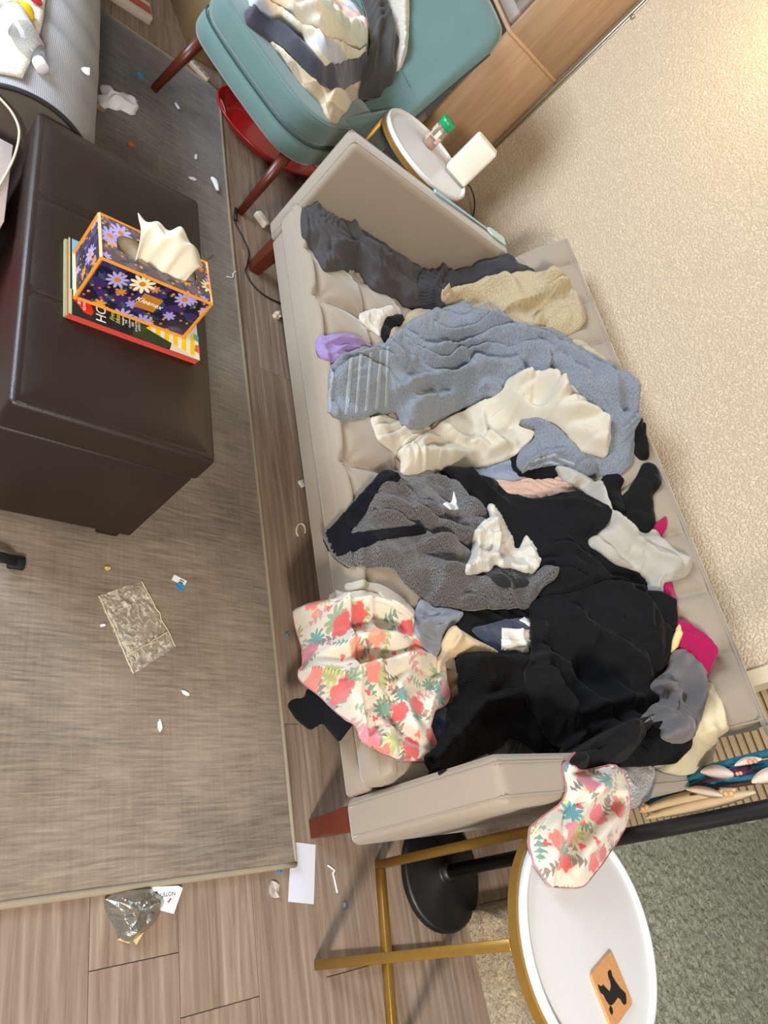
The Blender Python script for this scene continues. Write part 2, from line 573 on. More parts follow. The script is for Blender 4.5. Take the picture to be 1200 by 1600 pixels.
# ================================================================== RUG
def rug_mat():
    t = NT('distressed_rug')
    v = t.obj()
    a = t.noise(t.mapping(v, (5, 130, 1)), 1.0, 5, 0.7, 0.4)
    b = t.noise(t.mapping(v, (130, 9, 1)), 1.0, 5, 0.7, 0.4)
    patch = t.noise(v, 1.9, 5, 0.62)
    sp = t.n('ShaderNodeSeparateXYZ'); t.sock(sp, 0, v)
    fade = t.math('MULTIPLY', t.math('ADD', sp.outputs[0], 0.25), -0.95, clamp=True)
    thr = t.math('ADD', t.math('MULTIPLY', patch, 0.5), t.math('MULTIPLY', fade, 0.16))
    m = t.math('ADD', t.math('MULTIPLY', a, 0.25), t.math('MULTIPLY', b, 0.85))
    f = t.ramp(t.math('ADD', t.math('MULTIPLY', m, 0.75), t.math('MULTIPLY', t.math('SUBTRACT', patch, 0.5), 0.55)), [(0.24, (0, 0, 0, 1)), (0.56, (1, 1, 1, 1))])
    warm = t.mix(f, lin((96, 83, 71)), lin((152, 138, 121)))
    cool = t.mix(f, lin((30, 29, 33)), lin((118, 114, 112)))
    c = t.mix(fade, warm, cool)
    t.set('Base Color', c)
    t.set('Roughness', 0.85)
    t.set('Sheen Weight', 0.3)
    t.bump(t.math('ADD', a, b), 0.35, 0.002)
    return t.m
def rug_fn(i, j):
    x = -3.235 + i * (3.235 - 0.09)
    yr = 1.165 + 0.012 * math.sin(x * 1.4 + 2) - 0.012 * (x + 3.2) / 3.1
    y = -1.3 + j * (yr + 1.3)
    edge = min(1.0, (1 - j) * (yr + 1.3) / 0.012, i * 3.14 / 0.012, (1 - i) * 3.14 / 0.012)
    lift = 0.004 * math.exp(-((x + 0.09) / 0.05) ** 2) * (0.5 + 0.5 * math.sin(y * 7))
    return (x, y, 0.002 + 0.007 * max(0.0, edge) ** 0.5 + lift)
us = sorted(set([0, 0.0015, 0.003, 0.997, 0.9985, 1.0] + [k / 90 for k in range(91)]))
rgroot = empty('area_rug', (-1.6, 0.2, 0))
RW = lambda p: (p[0] + 1.6, p[1] - 0.2, p[2])
rv, rf = [], []
vsr = sorted(set([1.0, 0.9985, 0.997, 0.9945] + [k / 40 for k in range(41)]))
for a in us:
    for b in vsr:
        rv.append(RW(rug_fn(a, b)))
nb = len(vsr)
for i in range(len(us) - 1):
    for j in range(nb - 1):
        q = i * nb + j
        rf.append((q, q + nb, q + nb + 1, q + 1))
mesh('pile', rv, rf, rug_mat(), rgroot, True)
bindm = plain('rug_binding', (150, 138, 118), 0.9, bump=0.4, bscale=500)
P1 = [RW(rug_fn(k / 30, 1.0)) for k in range(31)]
P2 = [RW(rug_fn(1.0, 1 - k / 14)) for k in range(15)]
P0 = [RW(rug_fn(0.0, k / 14)) for k in range(15)]
tube('binding', [(p[0], p[1], 0.006) for p in P1], 0.006, bindm, rgroot, 6, sub=2)
tube('binding', [(p[0], p[1], max(0.0065, p[2])) for p in P2], 0.0075, bindm, rgroot, 6, sub=3)
tube('binding', [(p[0], p[1], 0.006) for p in P0], 0.006, bindm, rgroot, 6, sub=2)
tag(rgroot, 'large distressed grey-brown area rug under the ottoman', 'rug')
RZ = 0.010

# ================================================================== SOFA
SX0, SX1 = -2.135, -0.205          # inner faces of the arms
SOFM = fabric('sofa_velvet', (150, 137, 121), 'velvet', 0.06)
LEGM = plain('cherry_wood', (92, 40, 24), 0.35, var=0.2, nscale=14)
sofa = empty('sofa', (-1.17, 1.6, 0))
def S(p): return (p[0] + 1.17, p[1] - 1.6, p[2])
def sbox(name, x0, x1, y0, y1, z0, z1, b, seg=4):
    return box(name, x0 + 1.17, x1 + 1.17, y0 - 1.6, y1 - 1.6, z0, z1, SOFM, sofa, b, seg)
sofa_parts = []
sofa_parts.append(sbox('base', SX0 + 0.002, SX1 - 0.002, 1.205, 2.10, 0.170, 0.256, 0.012))
for xa, xb in ((SX0 - 0.10, SX0 - 0.001), (SX1 + 0.001, SX1 + 0.105)):
    o = sbox('arm', xa, xb, 1.20, 2.06, 0.168, 0.645, 0.022)
    sofa_parts.append(o)
    inner = xb if xa < -1 else xa
    outer = xa if xa < -1 else xb
    sgn = 1 if xa < -1 else -1
    for xx, s2 in ((inner, 1), (outer, -1)):
        xi = xx - sgn * s2 * 0.020
        pp = [S((xi, 1.2006, 0.19)), S((xi, 1.2006, 0.40)), S((xi, 1.2006, 0.610)), S((xi, 1.2066, 0.6384)), S((xi, 1.235, 0.6446)), S((xi, 1.5, 0.6446)), S((xi, 2.03, 0.6446))]
        tube('piping', pp, 0.0019, SOFM, o, 6, sub=4)
def tuft_grid(name, us_, vs__, depth_seam, bulge, fn3, nu, nv, btn=0.0, roll=0.03):
    def seg(lst, t):
        for a, b in zip(lst[:-1], lst[1:]):
            if t <= b + 1e-9:
                return (t - a) / (b - a), (b - a)
        return 1.0, 1.0
    def fn(i, j):
        u = us_[0] + i * (us_[-1] - us_[0])
        v = vs__[0] + j * (vs__[-1] - vs__[0])
        fu, lu = seg(us_, u)
        fv, lv_ = seg(vs__, v)
        du = min(fu, 1 - fu) * lu
        dv = min(fv, 1 - fv) * lv_
        hu = 1 - math.exp(-du / 0.014)
        hv = 1 - math.exp(-dv / 0.014)
        pil = (4 * fu * (1 - fu)) ** 0.5 * (4 * fv * (1 - fv)) ** 0.5
        dd = math.hypot(du, dv)
        ang = math.atan2(dv, du)
        dimple = math.exp(-dd / 0.05) * (1 + 0.25 * math.cos(ang * 8))
        # border of the whole panel stays up
        eu = min(u - us_[0], us_[-1] - u)
        ev = min(v - vs__[0], vs__[-1] - v)
        inner = min(1.0, eu / 0.03) * min(1.0, ev / 0.03)
        h = bulge * (0.35 + 0.65 * pil) - inner * (depth_seam * (1 - hu * hv) + btn * dimple)
        ee = min(eu, ev)
        if ee < roll:
            h -= roll - math.sqrt(max(0.0, roll * roll - (roll - ee) ** 2))
        return fn3(u, v, h)
    return grid_mesh(name, fn, nu, nv, SOFM, sofa, True, lambda i, j: (i * 2, j * 0.7))
# seat cushion: body + tufted top
cush = sbox('seat_cushion', SX0 + 0.004, SX1 - 0.004, 1.168, 1.87, 0.258, 0.352, 0.03, 5)
sofa_parts.append(cush)
useat = [SX0 + 0.012 + k * (SX1 - SX0 - 0.024) / 9 for k in range(10)]
sofa_parts.append(tuft_grid('seat_tufting', useat, [1.170, 1.208, 1.42, 1.63, 1.86], 0.016, 0.020, lambda u, v, h: S((u, v, 0.366 + h)), 300, 140, 0.024))
# back: slab between seat (y1.83 z.36) and top (y2.13 z.868)
BA = np.array([1.815, 0.33]); BB = np.array([2.125, 0.868])
bd = (BB - BA) / np.linalg.norm(BB - BA)
bn = np.array([-bd[1], bd[0]])                     # towards the room and up
BLN = float(np.linalg.norm(BB - BA))
th = 0.115
def bpt(x, s, h):
    q = BA + bd * s + bn * h
    return S((x, q[0], q[1]))
XB0, XB1 = SX0 + 0.004, SX1 - 0.012
bslab = hexa('back', [bpt(XB0, 0, -th), bpt(XB1, 0, -th), bpt(XB1, 0, -0.034), bpt(XB0, 0, -0.034),
                      bpt(XB0, BLN, -th), bpt(XB1, BLN, -th), bpt(XB1, BLN, -0.034), bpt(XB0, BLN, -0.034)], SOFM, sofa, 0.024, 5)
sofa_parts.append(bslab)
uback = [XB0 + 0.001, -1.997, -1.794, -1.596, -1.40, -1.205, -1.01, -0.815, -0.617, -0.425, XB1 - 0.001]
sofa_parts.append(tuft_grid('back_tufting', uback, [0.0, 0.21, 0.41, BLN + 0.004], 0.018, 0.022, lambda u, v, h: bpt(u, v, -0.012 + h), 300, 110, 0.022, 0.035))
pp = [bpt(XB0 + 0.012, 0.1, -0.006), bpt(XB0 + 0.012, BLN - 0.03, -0.004), bpt(XB0 + 0.03, BLN - 0.012, -0.006)]
tube('piping', [bpt(XB0 + 0.03, BLN - 0.012, -0.0065), bpt(-1.2, BLN - 0.012, -0.0065), bpt(XB1 - 0.05, BLN - 0.012, -0.0065), bpt(XB1 - 0.022, BLN - 0.022, -0.008),
                bpt(XB1 - 0.014, BLN - 0.05, -0.0075), bpt(XB1 - 0.014, 0.15, -0.0075)], 0.0035, SOFM, sofa, 5, sub=8)
for lx, ly in ((-0.165, 1.265), (-2.175, 1.265), (-0.165, 1.99), (-2.175, 1.99)):
    sx = 1 if lx > -1 else -1
    sy = -1 if ly < 1.5 else 1
    a, b = 0.031, 0.022
    dx, dy = 0.0 * sx, 0.02 * sy
    hexa('leg', [S((lx - b + dx, ly - b + dy, 0)), S((lx + b + dx, ly - b + dy, 0)), S((lx + b + dx, ly + b + dy, 0)), S((lx - b + dx, ly + b + dy, 0)),
                 S((lx - a, ly - a, 0.172)), S((lx + a, ly - a, 0.172)), S((lx + a, ly + a, 0.172)), S((lx - a, ly + a, 0.172))], LEGM, sofa, 0.002)
tag(sofa, 'light grey velvet sofa with tufted seat and back, buried in laundry', 'sofa')

# ================================================================== SIDE TABLES
BRASS = plain('brushed_brass', (150, 116, 52), 0.38, metal=0.55, var=0.12)
WHT = plain('white_lacquer', (214, 215, 217), 0.35, var=0.02)
def side_table(loc, label, rotz=0.0):
    t = empty('side_table', loc, rotz)
    R, zt, b = 0.222, 0.612, 0.0105
    lathe('tabletop', [(0, zt - 0.016), (R - 0.008, zt - 0.016), (R - 0.006, zt - 0.004), (R - 0.004, zt + 0.006), (R - 0.008, zt + 0.0105), (R - 0.014, zt + 0.0112), (R - 0.0165, zt + 0.002), (R - 0.0185, zt + 0.0002), (R - 0.0195, zt), (R - 0.022, zt), (R - 0.06, zt), (0.03, zt), (0, zt)], WHT, t, 72)
    lathe('rim', [(R - 0.0055, zt - 0.026), (R + 0.001, zt - 0.026), (R + 0.001, zt - 0.006), (R - 0.0055, zt - 0.006), (R - 0.0055, zt - 0.026)], BRASS, t, 72, smooth=False)
    for k in range(4):
        a = k * math.pi / 2
        cx, cy = 0.212 * math.cos(a), 0.212 * math.sin(a)
        box('leg', cx - b, cx + b, cy - b, cy + b, 0.0, zt - 0.028, BRASS, t, 0.0015, 1)
    box('foot_bar', -0.201, 0.201, -b, b, 0.0, 2 * b, BRASS, t, 0.0015, 1)
    box('foot_bar', -b, b, -0.201, 0.201, 0.0006, 2 * b + 0.0006, BRASS, t, 0.0015, 1)
    return tag(t, label, 'side table', 'round side tables')
TN = (0.150, 1.414)
side_table((TN[0], TN[1], 0), 'round white side table with brass legs holding the cork coaster', -0.11)
TF = (-2.545, 1.700)
side_table((TF[0], TF[1], 0), 'round white side table holding the jar and router by the wall', 1.085)

# ================================================================== OTTOMAN
LEATHER = None
def leather():
    t = NT('brown_leather')
    v = t.obj()
    n1 = t.noise(v, 5, 4)
    t.set('Base Color', t.mix(n1, lin((31, 19, 13)), lin((44, 29, 21))))
    t.set('Roughness', t.math('ADD', 0.40, t.math('MULTIPLY', t.noise(v, 12, 3), 0.16)))
    t.set('Specular IOR Level', 0.5)
    t.bump(t.math('ADD', t.noise(v, 260, 3), t.math('MULTIPLY', t.noise(v, 9, 3), 6.0)), 0.14, 0.003)
    return t.m
LEATHER = leather()
OX0, OX1, OY0, OY1, OZ = -1.700, -0.858, 0.306, 0.724, 0.458
ott = empty('storage_ottoman', ((OX0 + OX1) / 2, (OY0 + OY1) / 2, RZ))
ox, oy = (OX0 + OX1) / 2, (OY0 + OY1) / 2
hx, hy = (OX1 - OX0) / 2, (OY1 - OY0) / 2
box('body', -hx + 0.006, hx - 0.006, -hy + 0.006, hy - 0.006, 0.05, 0.352, LEATHER, ott, 0.008)
box('lid', -hx, hx, -hy, hy, 0.356, OZ - RZ - 0.006, LEATHER, ott, 0.012, 4)
def lidtop(i, j):
    x, y = -hx + 0.010 + i * (2 * hx - 0.020), -hy + 0.010 + j * (2 * hy - 0.020)
    e = min(x + hx, hx - x, y + hy, hy - y) - 0.010
    up = 0.010 * (1 - math.exp(-e / 0.025)) + 0.004 * mnoise.noise(Vector((x * 6, y * 6, 3))) * min(1, e / 0.05)
    for sx in (-hx * 0.333, hx * 0.333):
        d = abs(x - sx)
        up -= 0.006 * math.exp(-(d / 0.005) ** 2)
        up -= 0.002 * math.exp(-((d - 0.012) / 0.003) ** 2)
    return (x, y, OZ - RZ - 0.0085 + up)
grid_mesh('lid_top', lidtop, 300, 60, LEATHER, ott)
for sy in (-1, 1):
    tube('piping', [(-hx + 0.012, sy * (hy - 0.008), OZ - RZ - 0.010), (0, sy * (hy - 0.008), OZ - RZ - 0.010), (hx - 0.012, sy * (hy - 0.008), OZ - RZ - 0.010)], 0.0035, LEATHER, ott, 6)
for sx in (-1, 1):
    tube('piping', [(sx * (hx - 0.008), -hy + 0.012, OZ - RZ - 0.010), (sx * (hx - 0.008), 0, OZ - RZ - 0.010), (sx * (hx - 0.008), hy - 0.012, OZ - RZ - 0.010)], 0.0035, LEATHER, ott, 6)
for sx in (-1, 1):
    for sy in (-1, 1):
        cx, cy = sx * (hx - 0.055), sy * (hy - 0.045)
        box('foot', cx - 0.028, cx + 0.028, cy - 0.028, cy + 0.028, 0, 0.051, plain('dark_foot', (36, 22, 16), 0.4), ott, 0.003, 1)
tag(ott, 'dark brown leather storage ottoman carrying the tissue box', 'ottoman')

# ================================================================== GREY COUCH (corner of it)
couch = empty('grey_couch', (-2.5, -0.2, RZ))
def tweed():
    t = NT('grey_tweed')
    uv = t.obj()
    a = t.n('ShaderNodeTexWave', bands_direction='X'); t.sock(a, 'Vector', uv); a.inputs['Scale'].default_value = 70; a.inputs['Distortion'].default_value = 1.5
    b = t.n('ShaderNodeTexWave', bands_direction='Y'); t.sock(b, 'Vector', uv); b.inputs['Scale'].default_value = 70; b.inputs['Distortion'].default_value = 1.5
    n1 = t.noise(uv, 260, 2)
    f = t.math('ADD', t.math('MULTIPLY', t.math('ADD', a.outputs[1], b.outputs[1]), 0.3), t.math('MULTIPLY', n1, 0.4))
    t.set('Base Color', t.mix(f, lin((120, 121, 124)), lin((184, 184, 187))))
    t.set('Roughness', 0.95)
    t.bump(f, 0.5, 0.002)
    return t.m
TWEED = tweed()
def cprof(a):
    if a < 0.25:
        return -0.30 + 0.42 * a / 0.25, 0.385 - 0.0 * a
    if a < 0.8:
        q = math.radians(-62 + (a - 0.25) / 0.55 * 165)
        return 0.305 + 0.185 * math.sin(q), 0.272 + 0.185 * math.cos(q)
    q = math.radians(103)
    y1, z1 = 0.305 + 0.185 * math.sin(q), 0.272 + 0.185 * math.cos(q)
    t = (a - 0.8) / 0.2
    return y1 - 0.03 * t, z1 * (1 - t) + 0.055 * t
XC1 = -1.735
def couch_arm(i, j):
    x = -3.9 + i * (XC1 + 3.9)
    y, z = cprof(j)
    w = 0.007 * math.sin(x * 42 + math.sin(y * 12) * 1.8) * math.exp(-((x + 2.15) / 0.3) ** 2) * max(0, 1 - abs(j - 0.5) / 0.25)
    return (x + 2.5, y + 0.2 + 0.010 * math.sin(x * 2.6 + 1.2), z + w - RZ)
grid_mesh('seat', couch_arm, 170, 60, TWEED, couch)
prof = [(-0.30, 0.055)] + [cprof(k / 40) for k in range(41)]
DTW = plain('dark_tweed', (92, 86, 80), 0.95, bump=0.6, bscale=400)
wv = 0.010 * math.sin(XC1 * 2.6 + 1.2)
fv = [(XC1 + 2.5, p[0] + 0.2 + wv, p[1] - RZ) for p in prof]
mesh('end_panel', fv, [tuple(range(len(fv)))], DTW, couch)
tube('piping', [(XC1 + 0.002 + 2.5, p[0] + 0.2 + wv, p[1] - RZ) for p in prof[1:]], 0.006, plain('black_piping', (30, 28, 26), 0.7), couch, 6, sub=2)
box('base', -1.4, 0.66, -0.05, 0.6, 0.0, 0.06, plain('couch_base', (40, 36, 34), 0.8), couch)
tag(couch, 'grey tweed couch with a rounded edge beside the ottoman', 'couch')
def throw_fn(i, j):
    x = -2.9 + i * 1.13
    ymax = 0.258 + 0.119 * (1 - i) + 0.010 * math.sin(i * 9)
    y = -0.28 + j * (ymax + 0.28)
    if y < 0.12: z = 0.387
    else:
        q = (y - 0.305) / 0.185
        z = 0.272 + 0.185 * math.sqrt(max(0, 1 - q * q))
        z = max(z, 0.387)
    z += 0.012 + 0.010 * mnoise.noise(Vector((x * 9, y * 9, 0)))
    return (x, y, z)
thr = grid_mesh('plush_throw', throw_fn, 60, 40, fabric('white_plush', (226, 214, 198), 'terry', 0.1))
so = thr.modifiers.new('s', 'SOLIDIFY'); so.thickness = 0.008; so.offset = -1
tag(thr, 'cream plush throw spread over the grey couch', 'throw')

# things on the couch
CLEAR = None
def clear_mat():
    t = NT('clear_plastic')
    t.set('Base Color', (0.93, 0.96, 1, 1)); t.set('Roughness', 0.08); t.set('Transmission Weight', 0.9); t.set('IOR', 1.25)
    return t.m
CLEAR = clear_mat()
bot = empty('water_bottle', tuple(onz(40, 60, 0.47)))
lathe('body', [(0.0, -0.12), (0.026, -0.12), (0.031, -0.11), (0.031, -0.02), (0.029, -0.01), (0.031, 0.0), (0.031, 0.03), (0.022, 0.055), (0.012, 0.068), (0.012, 0.075), (0, 0.075)], CLEAR, bot, 28)
lathe('cap', [(0, 0.066), (0.0145, 0.066), (0.0155, 0.07), (0.0155, 0.090), (0.014, 0.092), (0, 0.092)], plain('bottle_cap', (226, 222, 226), 0.4), bot, 24)
lathe('water_label', [(0.0315, -0.07), (0.0315, -0.02)], plain('bottle_label', (196, 204, 214), 0.4), bot, 28)
dirv = Vector(onz(45, 65, 0.47) - onz(20, 20, 0.47)).normalized()
bot.rotation_euler = dirv.to_track_quat('Z', 'Y').to_euler()
tag(bot, 'clear plastic water bottle lying on the cream throw', 'bottle')
bl = lathe('toy_ball', [(0.024 * math.sin(k * math.pi / 14), -0.024 * math.cos(k * math.pi / 14)) for k in range(15)], plain('yellow_plastic', (240, 196, 20), 0.35), None, 24)
bl.location = tuple(onz(37, 20, 0.475))
tag(bl, 'small yellow ball on the cream throw by the bottle', 'ball')
def scrap(name, px, py, z, size, mat, label, cat, group=None, seed=0, n=7, thick=0.0015, curl=0.006, elong=1.0, rot=0.0):
    rnd = random.Random(seed)
    c = onz(px, py, z)
    vs_, fs = [], []
    ring = []
    for k in range(n):
        a = 2 * math.pi * k / n
        r = size * (0.7 + 0.6 * rnd.random())
        x, y = r * math.cos(a) * elong, r * math.sin(a) / elong
        ring.append((x * math.cos(rot) - y * math.sin(rot), x * math.sin(rot) + y * math.cos(rot), thick + curl * rnd.random()))
    top = [(0, 0, thick + curl * 0.6)] + ring
    bt = [(v[0] * 0.97, v[1] * 0.97, 0.0) for v in ring]
    vs_ = top + bt
    for k in range(n):
        fs.append((0, 1 + k, 1 + (k + 1) % n))
        fs.append((1 + k, 1 + n + k, 1 + n + (k + 1) % n, 1 + (k + 1) % n))
    fs.append(tuple(1 + n + k for k in range(n))[::-1])
    o = mesh(name, vs_, fs, mat)
    o.location = tuple(c)
    return tag(o, label, cat, group)
WPAPER = plain('white_paper', (236, 238, 242), 0.7, var=0.03)
scrap('toy_piece', 57, 3, 0.47, 0.014, plain('red_plastic', (176, 34, 36), 0.4), 'red toy piece at the top edge of the cream throw', 'toy', seed=3, curl=0.012)
scrap('tissue_scrap', 134, 113, 0.435, 0.012, WPAPER, 'tiny torn tissue scrap on the grey couch edge', 'tissue', seed=4, curl=0.010)

# box beside ottoman and white cable
rb = empty('board_box', (-1.48, 0.155, RZ))
box('carton', -0.125, 0.125, -0.12, 0.120, 0, 0.36, plain('crimson_card', (168, 24, 44), 0.45), rb, 0.002, 1)
box('carton_lid', -0.127, 0.127, -0.122, 0.122, 0.36, 0.392, plain('white_card', (222, 208, 204), 0.5), rb, 0.002, 1)
tag(rb, 'crimson box with a white lid tucked beside the ottoman', 'box')
wc = [onz(-14, 140, 0.43), onz(2, 156, 0.43), onz(20, 178, 0.425), onz(30, 205, 0.415), onz(24, 240, 0.4075), onz(8, 275, 0.4075), onz(-14, 310, 0.4075)]
o = tube('charging_cable', wc, 0.0028, plain('white_cable', (220, 206, 176), 0.5), None, 8)
tag(o, 'white charging cable curving over the crimson box', 'cable')

# ================================================================== MAGAZINES AND TISSUE BOX
MZ = OZ + 0.002
def basis(org, xdir):
    x = np.array([xdir[0], xdir[1], 0.0]); x /= np.linalg.norm(x)
    return x, np.array([-x[1], x[0], 0.0])
p0 = onz(101, 493, MZ + 0.008)[:2]          # near left corner of the top magazine
p1 = onz(309, 568, MZ + 0.008)[:2]
mx, my = basis(p0, p1 - p0)
ML, MWd = float(np.linalg.norm(p1 - p0)), 0.215
ang = math.atan2(mx[1], mx[0])
REDP = plain('red_page_edge', (206, 74, 60), 0.6)
m2 = empty('magazine', (p0[0], p0[1], MZ), ang)
box('pages', 0.004, ML - 0.002, 0.003, MWd, 0, 0.0075, REDP, m2)
box('spine_edge', 0.0, 0.0045, 0.003, MWd, 0, 0.0078, plain('pale_green_print', (150, 164, 120), 0.5), m2)
tag(m2, 'lower magazine with salmon page edges on the ottoman', 'magazine', 'magazines under the tissue box')
m1 = empty('magazine', (p0[0], p0[1], MZ + 0.0082), ang)
box('pages', 0.006, ML, 0.004, MWd + 0.002, 0, 0.0065, REDP, m1)
box('cover', 0.004, ML + 0.002, 0.003, MWd + 0.002, 0.0065, 0.0072, plain('cover_dark', (38, 40, 36), 0.3), m1)
CZ = 0.0072
def patch(name, poly, mat, h=0.0003, parent=None):
    return prism(name, poly, CZ, CZ + h, mat, parent or m1)
patch('cover_sky', [(0.008, 0.07), (0.03, 0.07), (0.03, 0.214), (0.008, 0.214)], plain('cover_blue', (120, 168, 196), 0.3))
patch('cover_border', [(0.0042, 0.003), (0.011, 0.003), (0.011, 0.214), (0.0042, 0.214)], plain('cover_green', (168, 180, 140), 0.3))
patch('cover_badge', [(0.012, 0.046), (0.020, 0.040), (0.036, 0.020), (0.050, 0.018), (0.055, 0.028), (0.050, 0.046), (0.035, 0.062), (0.014, 0.066)], plain('badge_red', (222, 48, 24), 0.35), 0.0005)
patch('cover_green', [(0.135, 0.004), (0.215, 0.004), (0.235, 0.03), (0.22, 0.07), (0.15, 0.05)], plain('cover_olive', (60, 72, 44), 0.3), 0.0003)
patch('cover_cream', [(0.222, 0.0035), (ML + 0.0015, 0.0035), (ML + 0.0015, 0.214), (0.265, 0.214), (0.245, 0.08)], plain('cover_cream', (232, 224, 200), 0.3), 0.0004)
for k in range(6):
    x0 = 0.170 + k * 0.0205
    yb = 0.040 - k * 0.0055
    patch('cover_stripe', [(x0, yb), (x0 + 0.011, yb - 0.003), (x0 + 0.016, yb + 0.060), (x0 + 0.005, yb + 0.060)], plain('stripe_yellow', (246, 212, 34), 0.3), 0.0007)
    patch('cover_stripe', [(x0 + 0.011, yb - 0.003), (x0 + 0.0205, yb - 0.0055), (x0 + 0.0255, yb + 0.060), (x0 + 0.016, yb + 0.060)], plain('stripe_white', (244, 240, 222), 0.3), 0.0007)
patch('cover_figure', [(0.150, 0.050), (0.172, 0.044), (0.185, 0.056), (0.176, 0.070), (0.155, 0.068)], plain('figure_brown', (70, 36, 40), 0.3), 0.0009)
patch('cover_teal', [(0.285, 0.06), (0.297, 0.055), (0.297, 0.075), (0.286, 0.078)], plain('cover_teal', (112, 180, 184), 0.3), 0.0008)
patch('cover_coral', [(0.284, 0.026), (0.2975, 0.022), (0.2975, 0.046), (0.288, 0.046)], plain('cover_coral', (220, 110, 92), 0.3), 0.0008)
WTX = plain('print_white', (244, 244, 238), 0.4)
YTX = plain('print_yellow', (226, 214, 96), 0.4)
def mtext(body, size, x, y, mat, shear=0.0):
    text('lettering', body, size, mat, m1, Matrix.Translation((x, y, CZ + 0.0010)) @ Matrix.Rotation(math.pi / 2, 4, 'Z'), shear)
mtext('HO', 0.030, 0.071, 0.032, WTX)
mtext('Fresh', 0.014, 0.094, 0.040, YTX, 0.3)
mtext('Ideas', 0.014, 0.106, 0.036, YTX, 0.3)
for k, s in enumerate(('Reimagine', 'THE', 'Comforts', '2023', 'A Fresh Start', 'LAYOUT')):
    mtext(s, 0.0062, 0.117 + k * 0.0072, 0.036, WTX)
mtext('BEST', 0.008, 0.026, 0.045, WTX); mtext('CLASSIC', 0.008, 0.036, 0.040, WTX)
tag(m1, 'upper magazine with dark cover and yellow striped print under the tissue box', 'magazine', 'magazines under the tissue box')
# tissue box
TBZ = MZ + 0.0082 + 0.0082
q0 = onz(117, 466, TBZ)[:2]
q1 = onz(285, 528, TBZ)[:2]
tx, ty = basis(q0, q1 - q0)
TL, TD, TH = 0.240, 0.121, 0.124
tb = empty('tissue_box', (q0[0], q0[1], TBZ), math.atan2(tx[1], tx[0]))
BP, BPT = boxprint('daisy_print'), boxprint('daisy_print_top', True)
ORG = plain('orange_card', (214, 140, 48), 0.4)
e = 0.0012
box('carton_side', 0, TL, 0, 0.0015, 0, TH, BP, tb)
box('carton_side', 0, TL, TD - 0.0015, TD, 0, TH, BP, tb)
box('carton_end', 0, 0.0015, 0.0016, TD - 0.0016, 0, TH, BP, tb)
box('carton_end', TL - 0.0015, TL, 0.0016, TD - 0.0016, 0, TH, BP, tb)
box('carton_bottom', 0.002, TL - 0.002, 0.002, TD - 0.002, 0.0002, 0.002, ORG, tb)
# top with an oval opening
bm = bmesh.new()
n = 48
inn, out = [], []
for k in range(n):
    a = 2 * math.pi * k / n
    c_, s_ = math.cos(a), math.sin(a)
    rx, ry = 0.088, 0.032
    inn.append((TL / 2 + rx * abs(c_) ** 0.6 * math.copysign(1, c_), TD / 2 + ry * abs(s_) ** 0.6 * math.copysign(1, s_)))
    m_ = max(abs(c_) / (TL / 2), abs(s_) / (TD / 2))
    out.append((TL / 2 + c_ / m_, TD / 2 + s_ / m_))
rings_ = [[bm.verts.new((p[0], p[1], z)) for p in pl_] for pl_, z in ((out, TH - 0.001), (out, TH + 0.0006), (inn, TH + 0.0006), (inn, TH - 0.001))]
for ra_, rb_ in zip(rings_, rings_[1:] + rings_[:1]):
    for k in range(n):
        bm.faces.new((ra_[k], ra_[(k + 1) % n], rb_[(k + 1) % n], rb_[k]))
bmesh.ops.recalc_face_normals(bm, faces=bm.faces[:])
me = bpy.data.meshes.new('carton_top'); bm.to_mesh(me); bm.free()
uvfrom(me, boxuv)
link('carton_top', me, BPT, tb)
def edge_strip(a, b):
    tube('edge_strip', [a, b], 0.0042, ORG, tb, 4, sub=1, smooth=False)
E8 = [(0, 0), (TL, 0), (TL, TD), (0, TD)]
for k in range(4):
    a, b = E8[k], E8[(k + 1) % 4]
    edge_strip((a[0], a[1], TH - 0.001), (b[0], b[1], TH - 0.001))
    edge_strip((a[0], a[1], 0.0032), (b[0], b[1], 0.0032))
    edge_strip((a[0], a[1], 0.0), (a[0], a[1], TH))
film = plain('clear_film', (150, 136, 116), 0.2, var=0.3, nscale=60, bump=0.5, bscale=60)
def film_fn(i, j):
    return (0.028 + i * 0.184, 0.024 + j * 0.073, TH - 0.006 - 0.006 * math.sin(j * math.pi) + 0.003 * math.sin(i * 19 + j * 4))
grid_mesh('film', film_fn, 30, 12, film, tb)
# brand badge on the front face (front face is y = 0, outward -y)
Fm = Matrix.Translation((0.128, -0.0006, 0.060)) @ Matrix.Rotation(math.pi / 2, 4, 'X')
badge = mesh('badge', [(-0.022, -0.022, 0), (0.020, -0.020, 0), (0.022, 0.022, 0), (-0.020, 0.022, 0)], [(0, 1, 2, 3)], plain('badge_ochre', (186, 122, 36), 0.4), tb)
badge.matrix_local = Fm
text('lettering', 'Kleenex', 0.0175, WTX, tb, Fm @ Matrix.Translation((0, 0.001, 0.0004)), 0.25, 0.0003)
